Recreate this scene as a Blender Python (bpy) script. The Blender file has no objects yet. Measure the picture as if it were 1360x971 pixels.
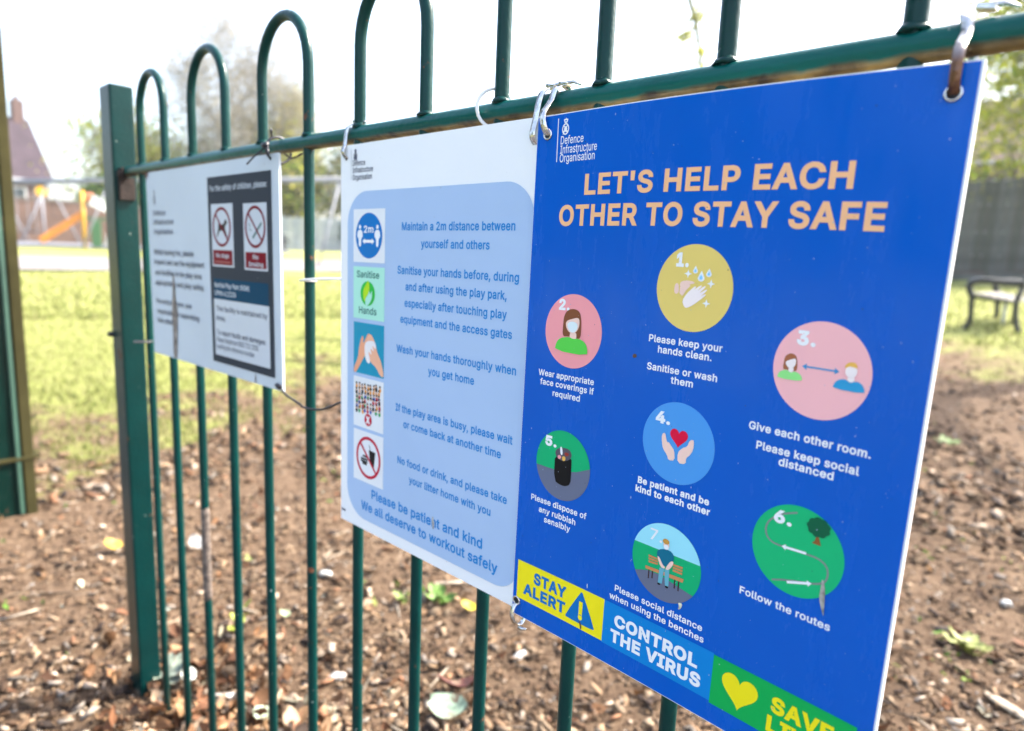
import bpy, bmesh, math, random
import numpy as np
from mathutils import Vector, Matrix, noise
from mathutils.geometry import delaunay_2d_cdt
random.seed(7); rng = np.random.default_rng(11)
sc = bpy.context.scene
R = math.radians

# ------------------------------------------------------------------ camera
CAMZ = 0.93
PITCH, ROLL, YAW, FPX = -0.16257, 0.04263, -0.74541, 882.507
cy, sy, cp, sp = math.cos(YAW), math.sin(YAW), math.cos(PITCH), math.sin(PITCH)
fwd = Vector((sy*cp, cy*cp, sp)); rt = Vector((cy, -sy, 0)); up = rt.cross(fwd)
right = math.cos(ROLL)*rt + math.sin(ROLL)*up
upv = -math.sin(ROLL)*rt + math.cos(ROLL)*up
camd = bpy.data.cameras.new('camera'); cam = bpy.data.objects.new('camera', camd)
sc.collection.objects.link(cam); sc.camera = cam
m = Matrix.Identity(4)
for i in range(3):
    m[i][0], m[i][1], m[i][2] = right[i], upv[i], -fwd[i]
m[2][3] = CAMZ
cam.matrix_world = m
camd.sensor_width = 36.0; camd.lens = 36.0*FPX/1360.0
camd.clip_start = 0.02; camd.clip_end = 3000
camd.dof.use_dof = True; camd.dof.focus_distance = 0.51; camd.dof.aperture_fstop = 4.3
camd.dof.aperture_blades = 8

# ------------------------------------------------------------------ daylight
SUN_EL, SUN_AZ = 46.0, 26.0        # degrees; azimuth clockwise from +y
world = bpy.data.worlds.new('World'); sc.world = world; world.use_nodes = True
nt = world.node_tree; bg = nt.nodes['Background']
sky = nt.nodes.new('ShaderNodeTexSky'); sky.sky_type = 'NISHITA'; sky.sun_disc = False
sky.sun_elevation = R(SUN_EL); sky.sun_rotation = R(SUN_AZ)
sky.air_density = 1.0; sky.dust_density = 4.0; sky.ozone_density = 1.0
hsv = nt.nodes.new('ShaderNodeHueSaturation'); hsv.inputs['Saturation'].default_value = 0.85
hsv.inputs['Value'].default_value = 1.25
nt.links.new(sky.outputs[0], hsv.inputs['Color']); nt.links.new(hsv.outputs[0], bg.inputs[0])
bg.inputs[1].default_value = 0.15
sund = bpy.data.lights.new('sun', 'SUN'); sund.energy = 4.2; sund.angle = R(0.6); sund.color = (1, .93, .83)
sun = bpy.data.objects.new('sun', sund); sc.collection.objects.link(sun)
sdir = Vector((math.sin(R(SUN_AZ))*math.cos(R(SUN_EL)), math.cos(R(SUN_AZ))*math.cos(R(SUN_EL)), math.sin(R(SUN_EL))))
sun.rotation_euler = (-sdir).to_track_quat('-Z', 'Y').to_euler(); sun.location = (3, 4, 6)
sc.view_settings.view_transform = 'Standard'; sc.view_settings.look = 'None'
sc.view_settings.gamma = 1; sc.view_settings.exposure = 2.0
sc.cycles.max_bounces = 6; sc.cycles.transparent_max_bounces = 8

# ------------------------------------------------------------------ helpers
def link(o): sc.collection.objects.link(o); return o
def tag(o, label=None, cat=None, group=None, kind=None):
    if label: o['label'] = label
    if cat: o['category'] = cat
    if group: o['group'] = group
    if kind: o['kind'] = kind
    return o
def empty(name, loc=(0, 0, 0), rz=0, mat=None):
    o = bpy.data.objects.new(name, None); link(o); o.empty_display_size = .05
    if mat is not None: o.matrix_world = mat
    else: o.location = loc; o.rotation_euler = (0, 0, rz)
    return o
def obj(name, me, mat=None, parent=None):
    o = bpy.data.objects.new(name, me); link(o)
    if parent is not None: o.parent = parent
    if mat is not None and not me.materials: me.materials.append(mat)
    return o
def from_bm(bm, smooth=False, name='mesh'):
    me = bpy.data.meshes.new(name); bmesh.ops.recalc_face_normals(bm, faces=bm.faces[:])
    bm.to_mesh(me); bm.free()
    if smooth:
        me.polygons.foreach_set('use_smooth', [True]*len(me.polygons))
    return me
def box(bm, c, s, rot=None, bev=0.0):
    r = bmesh.ops.create_cube(bm, size=1.0)
    vs = r['verts']
    M = Matrix.Translation(Vector(c)) @ (rot.to_4x4() if rot is not None else Matrix.Identity(4)) @ Matrix.Diagonal((*s, 1))
    bmesh.ops.transform(bm, matrix=M, verts=vs)
    if bev > 0:
        es = list({e for v in vs for e in v.link_edges})
        bmesh.ops.bevel(bm, geom=es, offset=bev, segments=2, affect='EDGES', profile=.6)
def tube(bm, pts, rad, n=10, closed=False, caps=True, squash=None):
    pts = [Vector(p) for p in pts]; N = len(pts)
    rads = rad if isinstance(rad, (list, tuple)) else [rad]*N
    rings = []; prev = None
    for i, p in enumerate(pts):
        if closed: t = pts[(i+1) % N]-pts[i-1]
        else: t = pts[min(i+1, N-1)]-pts[max(i-1, 0)]
        t = t.normalized() if t.length > 1e-9 else Vector((0, 0, 1))
        if prev is None:
            a = Vector((0, 0, 1)) if abs(t.z) < .9 else Vector((1, 0, 0)); u = t.cross(a).normalized()
        else:
            u = (prev - t*prev.dot(t)); u = u.normalized() if u.length > 1e-6 else t.orthogonal().normalized()
        prev = u; w = t.cross(u)
        rings.append([bm.verts.new(p + (u*math.cos(2*math.pi*k/n) + w*math.sin(2*math.pi*k/n))*rads[i]) for k in range(n)])
    for i in range(N if closed else N-1):
        A, Bq = rings[i], rings[(i+1) % N]
        for k in range(n):
            bm.faces.new((A[k], A[(k+1) % n], Bq[(k+1) % n], Bq[k]))
    if caps and not closed:
        bm.faces.new(rings[0][::-1]); bm.faces.new(rings[-1])
def band(bm, pts, wdir, width, thick):
    """closed flat strap: pts loop, flat side across wdir"""
    pts = [Vector(p) for p in pts]; N = len(pts); rings = []; c = sum(pts, Vector())/N
    for i, p in enumerate(pts):
        t = (pts[(i+1) % N]-pts[i-1]).normalized(); wd = Vector(wdir).normalized(); nn = t.cross(wd).normalized()
        rings.append([bm.verts.new(p+wd*a*width/2+nn*b*thick/2) for a, b in ((-1, -1), (1, -1), (1, 1), (-1, 1))])
    for i in range(N):
        A, Bq = rings[i], rings[(i+1) % N]
        for k in range(4): bm.faces.new((A[k], A[(k+1) % 4], Bq[(k+1) % 4], Bq[k]))

def nodes(mat): return mat.node_tree.nodes, mat.node_tree.links
def lin(c): return tuple(c)+(1,)
def make_mat(name, col, rough=.5, metal=0, var=.0, vscale=20, bump=0, bscale=60, coat=0, spec=.5, trans=0):
    mt = bpy.data.materials.new(name); mt.use_nodes = True; N, L = nodes(mt); p = N['Principled BSDF']
    p.inputs['Base Color'].default_value = lin(col); p.inputs['Roughness'].default_value = rough
    p.inputs['Metallic'].default_value = metal; p.inputs['Specular IOR Level'].default_value = spec
    p.inputs['Coat Weight'].default_value = coat; p.inputs['Coat Roughness'].default_value = .12
    tc = N.new('ShaderNodeTexCoord')
    nz = N.new('ShaderNodeTexNoise'); nz.inputs['Scale'].default_value = vscale; nz.inputs['Detail'].default_value = 6
    L.new(tc.outputs['Object'], nz.inputs['Vector'])
    mr = N.new('ShaderNodeMapRange'); mr.inputs['From Min'].default_value = .3; mr.inputs['From Max'].default_value = .7
    mr.inputs['To Min'].default_value = 1-var; mr.inputs['To Max'].default_value = 1+var
    L.new(nz.outputs[0], mr.inputs[0])
    mx = N.new('ShaderNodeMix'); mx.data_type = 'RGBA'; mx.blend_type = 'MULTIPLY'; mx.inputs[0].default_value = 1
    mx.inputs[6].default_value = lin(col); L.new(mr.outputs[0], mx.inputs[7]); L.new(mx.outputs[2], p.inputs['Base Color'])
    if bump:
        n2 = N.new('ShaderNodeTexNoise'); n2.inputs['Scale'].default_value = bscale; n2.inputs['Detail'].default_value = 5
        L.new(tc.outputs['Object'], n2.inputs['Vector'])
        b = N.new('ShaderNodeBump'); b.inputs['Strength'].default_value = bump; b.inputs['Distance'].default_value = .002
        L.new(n2.outputs[0], b.inputs['Height']); L.new(b.outputs[0], p.inputs['Normal'])
    return mt
def paint_mat(name, col, rust=(.16, .06, .03), amount=.62, scale=22):
    """old gloss paint, chalked and chipped to rust in small spots"""
    mt = make_mat(name, col, .3, var=.18, vscale=14, bump=.3, bscale=160, coat=0, spec=.2); N, L = nodes(mt); p = N['Principled BSDF']
    src = p.inputs['Base Color'].links[0].from_socket
    tc = N.new('ShaderNodeTexCoord'); nz = N.new('ShaderNodeTexNoise'); nz.inputs['Scale'].default_value = scale
    nz.inputs['Detail'].default_value = 9; nz.inputs['Roughness'].default_value = .7; L.new(tc.outputs['Object'], nz.inputs['Vector'])
    cr = N.new('ShaderNodeValToRGB'); cr.color_ramp.elements[0].position = amount; cr.color_ramp.elements[1].position = amount+.03
    L.new(nz.outputs[0], cr.inputs[0])
    mx = N.new('ShaderNodeMix'); mx.data_type = 'RGBA'; L.new(cr.outputs[0], mx.inputs[0]); L.new(src, mx.inputs[6])
    mx.inputs[7].default_value = lin(rust)
    # pale bird/scratch flecks
    n3 = N.new('ShaderNodeTexNoise'); n3.inputs['Scale'].default_value = 130; n3.inputs['Detail'].default_value = 3; L.new(tc.outputs['Object'], n3.inputs['Vector'])
    c3 = N.new('ShaderNodeValToRGB'); c3.color_ramp.elements[0].position = .73; c3.color_ramp.elements[1].position = .77; L.new(n3.outputs[0], c3.inputs[0])
    m3 = N.new('ShaderNodeMix'); m3.data_type = 'RGBA'; L.new(c3.outputs[0], m3.inputs[0]); L.new(mx.outputs[2], m3.inputs[6]); m3.inputs[7].default_value = (.25, .3, .27, 1)
    L.new(m3.outputs[2], p.inputs['Base Color'])
    rr = N.new('ShaderNodeMapRange'); L.new(cr.outputs[0], rr.inputs[0]); rr.inputs['To Min'].default_value = .3; rr.inputs['To Max'].default_value = .85
    L.new(rr.outputs[0], p.inputs['Roughness'])
    return mt
def attr_mat(name, attr='col', rough=.8, trans=0.0, bump=0):
    mt = make_mat(name, (.5, .5, .5), rough, var=.12, vscale=90, bump=bump, bscale=220, spec=.25); N, L = nodes(mt); p = N['Principled BSDF']
    a = N.new('ShaderNodeAttribute'); a.attribute_name = attr
    mx = [n for n in N if n.type == 'MIX'][0]; L.new(a.outputs['Color'], mx.inputs[6])
    if trans:
        tr = N.new('ShaderNodeBsdfTranslucent'); L.new(mx.outputs[2], tr.inputs[0])
        ms = N.new('ShaderNodeMixShader'); ms.inputs[0].default_value = trans
        out = [n for n in N if n.type == 'OUTPUT_MATERIAL'][0]
        L.new(p.outputs[0], ms.inputs[1]); L.new(tr.outputs[0], ms.inputs[2]); L.new(ms.outputs[0], out.inputs[0])
    return mt
def mesh_np(name, V, F, colors=None, smooth=False):
    """V (n,3), F (m,k) equal-sided faces, colours per vertex"""
    me = bpy.data.meshes.new(name); V = np.asarray(V, np.float32); F = np.asarray(F, np.int32)
    me.vertices.add(len(V)); me.vertices.foreach_set('co', V.ravel())
    k = F.shape[1]; me.loops.add(F.size); me.loops.foreach_set('vertex_index', F.ravel())
    me.polygons.add(len(F)); me.polygons.foreach_set('loop_start', np.arange(0, F.size, k, dtype=np.int32))
    me.update(calc_edges=True)
    if colors is not None:
        a = me.attributes.new('col', 'FLOAT_COLOR', 'POINT'); c = np.ones((len(V), 4), np.float32); c[:, :3] = colors
        a.data.foreach_set('color', c.ravel())
    if smooth: me.polygons.foreach_set('use_smooth', [True]*len(me.polygons))
    me.validate(); return me

# ------------------------------------------------------------------ terrain
def slope_t(x, y):
    r = math.hypot(x, y)+1e-9
    return min(1, max(0, ((x*-.97+y*.2)/r-.296)/.704))
def gz(x, y):
    r = math.hypot(x, y); t = slope_t(x, y)
    return (.0028+(.00072-.0028)*t)*min(r, 18+12*t)**2
def bed_radius(x, y):
    """how far the wood-chip bed reaches from the fence corner in this direction"""
    th = math.degrees(math.atan2(-x, y))
    if th < 7: return 8.0
    if th < 60: return 8.0+(4.6-8.0)*(th-7)/53
    if th < 79: return 4.6+(3.8-4.6)*(th-60)/19
    return 3.7
def grassiness(x, y):
    r = math.hypot(x, y); rb = bed_radius(x, y)
    n = noise.noise((x*1.1, y*1.1, 3.1))*.35 + noise.noise((x*3.3, y*3.3, 8.8))*.55
    return (r/rb-1)*1.6 + n

def build_ground():
    NA, NR = 260, 170
    radii = [0.12*(700/.12)**(i/(NR-1)) for i in range(NR)]
    V = []; G = []
    V.append((0, 0, 0)); G.append(-1)
    for r in radii:
        for k in range(NA):
            a = 2*math.pi*k/NA; x, y = r*math.sin(a), r*math.cos(a)
            z = gz(x, y)
            amp = .012 if r < 9 else .03
            z += noise.noise((x*2.3, y*2.3, 0))*amp + (noise.noise((x*9, y*9, 2))*.005 if r < 7 else 0)
            if r > 60: z -= 0
            V.append((x, y, z)); G.append(grassiness(x, y))
    F = []
    for i in range(NR-1):
        for k in range(NA):
            a = 1+i*NA+k; b = 1+i*NA+(k+1) % NA
            F.append((a, b, b+NA, a+NA))
    me = mesh_np('ground', V, F, None, True)
    bm = bmesh.new(); bm.from_mesh(me); bm.verts.ensure_lookup_table()
    for k in range(NA): bm.faces.new((bm.verts[0], bm.verts[1+(k+1) % NA], bm.verts[1+k]))
    bmesh.ops.recalc_face_normals(bm, faces=bm.faces[:]); bm.to_mesh(me); bm.free()
    if me.polygons[100].normal.z < 0: me.flip_normals()
    a = me.attributes.new('grass', 'FLOAT', 'POINT'); a.data.foreach_set('value', np.array(G, np.float32))
    mt = bpy.data.materials.new('earth_and_turf'); mt.use_nodes = True; N, L = nodes(mt); p = N['Principled BSDF']; p.inputs['Roughness'].default_value = .95
    p.inputs['Specular IOR Level'].default_value = .15
    tc = N.new('ShaderNodeTexCoord')
    def nz(s, d=6, r=.6):
        n = N.new('ShaderNodeTexNoise'); n.inputs['Scale'].default_value = s; n.inputs['Detail'].default_value = d; n.inputs['Roughness'].default_value = r
        L.new(tc.outputs['Object'], n.inputs['Vector']); return n
    def ramp(src, els):
        c = N.new('ShaderNodeValToRGB'); e = c.color_ramp.elements
        while len(e) < len(els): e.new(.5)
        for i, (q, col) in enumerate(els): e[i].position = q; e[i].color = lin(col)
        L.new(src, c.inputs[0]); return c
    soil = ramp(nz(34, 8, .75).outputs[0], [(.3, (.036, .022, .013)), (.45, (.115, .073, .045)), (.6, (.195, .132, .084)), (.75, (.28, .20, .132))])
    turf = ramp(nz(5, 8, .7).outputs[0], [(.3, (.20, .22, .062)), (.5, (.235, .25, .075)), (.68, (.27, .265, .10))])
    at = N.new('ShaderNodeAttribute'); at.attribute_name = 'grass'
    fine = nz(14, 8, .75)
    ad = N.new('ShaderNodeMath'); ad.operation = 'MULTIPLY_ADD'; ad.inputs[1].default_value = 1.7; ad.inputs[2].default_value = -.85
    L.new(fine.outputs[0], ad.inputs[0])
    su = N.new('ShaderNodeMath'); su.operation = 'ADD'; L.new(ad.outputs[0], su.inputs[0]); L.new(at.outputs['Fac'], su.inputs[1])
    st = N.new('ShaderNodeMapRange'); st.inputs['From Min'].default_value = -.12; st.inputs['From Max'].default_value = .16; L.new(su.outputs[0], st.inputs[0])
    mx = N.new('ShaderNodeMix'); mx.data_type = 'RGBA'; L.new(st.outputs[0], mx.inputs[0]); L.new(soil.outputs[0], mx.inputs[6]); L.new(turf.outputs[0], mx.inputs[7])
    L.new(mx.outputs[2], p.inputs['Base Color'])
    b = N.new('ShaderNodeBump'); b.inputs['Strength'].default_value = .9; b.inputs['Distance'].default_value = .02
    L.new(nz(60, 8, .8).outputs[0], b.inputs['Height']); L.new(b.outputs[0], p.inputs['Normal'])
    o = obj('ground', me, mt); tag(o, 'brown wood-chip earth turning into sunlit grass beyond the fence', 'ground', kind='structure')
build_ground()

def ribbon(name, pts, width, mat, lift=.004, label=None):
    """surface strip draped on the terrain along pts"""
    V = []; F = []; ctr = []
    for i in range(len(pts)-1):
        a, b = Vector(pts[i]), Vector(pts[i+1]); n = max(2, int((b-a).length/.5))
        ctr += [a.lerp(b, k/n) for k in range(n)]
    ctr.append(Vector(pts[-1])); C = 24
    for i, c in enumerate(ctr):
        t = (ctr[min(i+1, len(ctr)-1)]-ctr[max(i-1, 0)]).normalized(); n = Vector((-t.y, t.x))
        for k in range(C+1):
            q = c+n*width*(k/C-.5); V.append((q.x, q.y, gz(q.x, q.y)+.035+lift))
    for i in range(len(ctr)-1):
        for k in range(C):
            a = i*(C+1)+k; F.append((a, a+1, a+C+2, a+C+1))
    me = mesh_np(name, V, F, None, True)
    if me.polygons[0].normal.z < 0: me.flip_normals()
    o = obj(name, me, mat); tag(o, label, name.replace('_', ' '), kind='structure'); return o
path_mat = make_mat('pinkish_path', (.165, .15, .145), .9, var=.12, vscale=3, bump=.4)
ribbon('path', [(-19.5, -14), (-19.3, 2), (-18.6, 9), (-15.5, 15), (-9, 21.5), (0, 24), (12, 24)], 5.0, path_mat, label='pale pinkish path crossing the grass behind the fence')
rubber_mat = make_mat('safety_surface', (.13, .135, .15), .9, var=.15, vscale=4)
ribbon('play_surface', [(-30.5, -6), (-30.2, 6.5), (-27.5, 14.5)], 6.5, rubber_mat, label='dark grey safety surface under the play equipment')
tarmac = make_mat('dark_tarmac', (.055, .055, .058), .9, var=.25, vscale=25, bump=.6, bscale=240)
ribbon('added_pavement', [(-9, -1.75), (-3, -1.7), (3, -1.7), (9, -1.75)], 3.6, tarmac, lift=-.018, label='unseen dark tarmac footway added on the near side to darken reflections and bounce')  # unseen footway, added to darken sign reflections and light bounced off the ground
# print artwork traced on the signs, millimetres from each sign's top left corner
ART = {
 'd1_cuff':[[134.6,122.2],[137.2,121.6],[138.1,126.1],[137.6,128.9],[134.5,128.8]],
 'd1_back_hand':[[138.3,121.9],[139.8,120.1],[144.4,119.4],[149.0,120.1],[149.4,121.1],[144.7,122.3],[146.9,122.4],[143.8,125.6],[141.7,129.1],[140.9,130.2],[139.2,128.7],[138.5,128.0],[138.8,124.9]],
 'd1_front_hand':[[141.2,133.3],[144.1,128.3],[147.9,124.5],[150.1,122.8],[151.0,123.3],[148.7,125.8],[154.0,121.8],[155.0,122.6],[151.1,126.3],[156.8,122.0],[157.8,122.8],[152.7,127.9],[158.2,124.1],[159.0,125.0],[154.1,129.6],[157.7,127.2],[158.4,128.1],[154.1,131.8],[149.7,135.4],[145.1,137.9],[143.2,137.2]],
 'd1_pts':[[149.0,112.4],[153.6,116.5],[158.9,113.9],[143.8,115.0],[161.0,120.5],[159.0,133.5]],
 'd2_hair':[[39.4,153.5],[42.1,148.7],[47.8,146.8],[53.6,147.8],[56.4,152.0],[57.3,161.8],[57.0,169.6],[52.0,169.6],[44.9,168.6],[39.1,169.4],[39.1,160.9]],
 'd2_face':[[41.6,157.0],[48.4,154.6],[54.7,153.1],[55.6,158.4],[54.2,163.1],[50.5,166.2],[45.9,165.7],[42.5,162.4]],
 'd2_mask':[[42.7,158.7],[48.6,156.4],[54.2,158.2],[53.3,163.2],[50.0,165.7],[45.7,164.5]],
 'd2_neck':[[46.9,164.5],[52.7,164.7],[53.4,170.0],[49.9,171.9],[46.2,169.7]],
 'd2_shirt':[[32.0,181.2],[33.4,174.5],[36.8,170.8],[46.1,169.0],[49.7,170.4],[55.4,169.4],[61.3,171.3],[64.3,175.4],[64.9,182.0]],
 'd3_hair':[[213.8,167.6],[214.0,163.0],[214.3,159.7],[216.1,158.0],[218.0,157.3],[220.4,157.9],[221.8,160.1],[222.6,167.6],[219.3,167.8],[216.0,167.6]],
 'd3_face':[[215.0,162.8],[218.0,161.1],[221.0,159.8],[221.5,162.6],[220.7,165.1],[219.1,166.6],[217.1,166.2],[215.7,164.8]],
 'd3_neck':[[217.6,165.7],[220.2,165.6],[220.5,167.6],[219.0,169.3],[217.1,168.2]],
 'd3_shirt':[[211.1,173.5],[211.4,170.8],[213.0,168.9],[216.4,167.5],[219.0,169.0],[221.2,167.8],[224.1,168.7],[225.8,170.6],[225.9,173.2]],
 'd3_mhair':[[249.3,161.1],[248.9,159.3],[250.3,157.5],[252.3,156.7],[254.4,156.9],[255.7,158.8],[255.5,159.9],[252.6,159.3],[250.6,159.7]],
 'd3_mface':[[249.3,161.1],[250.4,159.6],[252.6,158.7],[255.1,159.5],[255.9,161.4],[255.4,164.2],[253.5,166.0],[251.2,165.7],[249.6,164.1]],
 'd3_mneck':[[251.2,165.4],[254.8,165.0],[255.0,167.4],[253.1,168.6],[251.0,167.7]],
 'd3_mshirt':[[243.7,173.6],[244.2,170.6],[245.9,168.3],[249.4,167.0],[253.1,168.4],[256.5,167.1],[259.1,168.4],[260.6,170.7],[260.9,173.5]],
 'd3_arrow':[[225.1,163.9],[246.2,163.5]],
 'd4_heart':[[149.5,235.6],[148.4,225.3],[141.4,228.7],[155.5,227.8]],
 'd4_left_hand':[[135.3,227.6],[137.8,225.8],[139.3,230.9],[140.2,232.7],[141.2,231.8],[143.9,234.8],[146.2,236.8],[147.3,244.1],[142.2,245.1],[140.9,241.5],[137.4,238.2],[135.8,233.4]],
 'd4_right_hand':[[149.6,245.2],[148.8,237.8],[152.4,233.5],[155.8,231.9],[156.8,228.0],[158.4,226.3],[160.5,226.4],[160.5,233.1],[157.9,238.0],[155.6,239.9],[155.9,244.5]],
 'd5_bin':[[39.1,263.8],[56.4,263.6],[57.1,277.0],[56.7,287.2],[52.6,289.9],[47.8,290.6],[39.6,288.5]],
 'd5_rim':[[39.1,263.8],[41.6,260.6],[47.6,258.7],[53.6,258.8],[56.5,262.0],[56.1,265.6],[52.1,268.9],[46.1,270.0],[41.0,268.2]],
 'd5_white':[[44.2,258.7],[46.3,258.2],[47.6,264.7],[45.2,265.3]],
 'd5_pink':[[41.9,266.7],[44.7,265.2],[46.4,267.5],[43.6,269.4]],
 'd5_yellow':[[47.0,265.8],[50.6,265.6],[50.4,269.3],[47.3,269.7]],
 'd5_red':[[49.3,261.8],[54.2,262.2],[52.9,264.8],[49.3,264.9]],
 'd5_line':[[19.3,278.5],[31.8,279.1],[46.8,278.8],[62.2,275.6],[75.6,270.2]],
 'd7_l1':[[120.2,312.5],[174.2,312.6]],
 'd7_l2':[[122.7,334.6],[133.2,331.5],[143.7,331.1],[171.3,335.4]],
 'd7_back1':[[133.5,318.8],[141.3,319.1],[141.9,324.6],[134.2,325.5]],
 'd7_back2':[[153.8,318.6],[161.4,318.1],[161.5,324.7],[154.0,324.7]],
 'd7_seat':[[131.7,328.3],[163.1,326.8],[162.6,329.7],[131.9,330.6]],
 'd7_legs':[[134.9,329.9],[135.0,337.4],[138.0,329.6],[138.0,336.2],[156.3,328.5],[156.5,336.6],[159.4,328.8],[159.6,337.3]],
 'd7_head':[[147.3,306.5],[150.1,305.5],[147.0,303.0]],
 'd7_torso':[[140.2,313.6],[143.9,310.9],[150.3,309.8],[153.7,311.9],[154.2,316.9],[151.1,317.7],[150.1,322.1],[145.1,323.4],[142.6,320.2],[140.6,318.2]],
 'd7_arm1':[[140.6,317.6],[142.6,317.5],[145.8,322.6],[148.1,323.3],[147.5,324.9],[144.3,324.8]],
 'd7_arm2':[[154.2,316.9],[151.8,317.4],[148.8,323.0],[148.3,325.2],[151.1,324.5],[153.9,319.9]],
 'd7_leg1':[[143.4,325.4],[147.2,325.0],[146.5,336.9],[143.2,337.3]],
 'd7_leg2':[[147.5,325.2],[151.5,324.3],[151.9,336.8],[149.1,337.2]],
 'd7_shoes':[[144.1,337.9],[150.6,337.9]],
 'd6_path':[[244.7,249.7],[235.6,252.8],[227.3,256.0],[221.6,259.4],[217.0,264.2],[215.3,269.0],[216.2,274.1],[219.8,277.5],[226.6,278.1],[241.3,277.4],[249.2,277.4],[254.2,280.3],[255.5,284.8],[254.9,289.7],[251.7,292.8],[246.2,294.9],[232.5,298.3],[220.0,303.1]],
 'd6_a1':[[241.6,277.0],[226.6,277.9]],
 'd6_a2':[[232.6,299.6],[247.0,294.5]],
 'd6_tree':[[246.8,258.2],[253.6,255.7],[246.0,252.1]],
 'd6_trunk':[[246.0,264.2],[247.5,264.2],[249.4,269.3],[244.0,269.1],[245.6,267.2]],
 'd6_drop':[[252.5,288.6],[254.0,290.6],[255.4,296.4],[255.9,304.2],[256.4,312.4],[255.1,309.2],[253.2,304.3],[252.3,300.1],[252.7,295.2]],
 'd7_chip':[[160.5,345.5],[164.2,344.8],[163.3,349.3],[161.0,350.8],[161.7,347.7]],
 'i3_left_arm':[[26.7,238.0],[34.8,225.9],[36.1,215.9],[41.3,201.2],[45.0,202.1],[44.1,211.0],[52.2,198.4],[55.4,197.1],[57.1,201.8],[50.8,218.0],[44.2,226.6],[30.8,243.4],[26.7,242.6]],
 'i3_right_arm':[[47.4,208.7],[55.5,198.1],[60.3,198.5],[67.5,208.3],[69.5,215.7],[76.6,224.3],[81.8,236.0],[81.9,241.7],[75.3,240.8],[68.8,233.0],[57.4,227.8],[49.1,218.2]],
 'i3_foam':[[47.4,208.7],[53.9,205.6],[63.6,204.5],[68.4,208.2],[67.6,214.0],[60.4,209.1],[65.4,217.1],[57.2,212.3],[61.2,221.5],[53.4,215.7],[58.1,226.8],[56.2,230.5],[50.9,228.7],[47.5,221.3]],
 'i5_cup':[[55.9,326.4],[67.9,327.3],[65.5,344.5],[58.1,340.2]],
 'i5_straw':[[58.6,326.2],[56.5,320.6]],
 'i5_b':[[44.5,335.2],[53.7,335.5],[41.1,338.7],[54.1,338.7],[41.2,341.2],[53.4,341.7],[43.9,343.6],[52.1,344.1]],
 'i4_rng':[[31.9,254.7],[77.9,250.0],[34.6,289.2]],
 'i4_x':[[54.2,292.5]],
 'i5_c':[[55.4,335.1],[31.4,334.1],[78.4,338.3],[53.4,311.2],[58.3,359.6]],
 'p1_ring':[[271.2,87.8],[241.2,86.8],[298.6,88.6],[271.8,60.4],[272.8,115.7]],
 'p1_dog':[[261.9,82.1],[270.7,85.4],[277.9,83.8],[282.6,77.2],[287.0,80.0],[289.3,82.7],[284.9,84.7],[281.1,88.6],[282.6,93.3],[288.9,102.8],[285.4,103.6],[277.1,95.7],[271.9,92.5],[264.7,93.3],[257.9,101.4],[254.1,103.0],[259.9,93.3],[261.5,86.9]],
 'p2_ring':[[368.1,88.2],[339.5,87.3],[395.7,89.0],[367.3,60.9],[369.7,116.0]],
 'p2_cig':[[383.1,81.9],[386.0,84.6],[361.9,104.1],[358.6,101.6]],
 'p2_smoke':[[350.3,84.3],[354.9,86.6],[351.5,91.1],[357.7,93.3]],
 'p1_band':[[243.5,119.8],[298.2,120.0],[244.5,140.8],[299.3,140.6]],
 'p2_band':[[339.5,120.8],[394.9,119.9],[340.6,142.3],[394.8,141.8]],
 'nd':[[252.1,129.1],[291.6,129.7],[247.8,136.1],[295.3,137.5]],
 'ns':[[359.7,127.6],[374.7,128.7],[347.3,138.9],[387.0,140.6]]}
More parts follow.
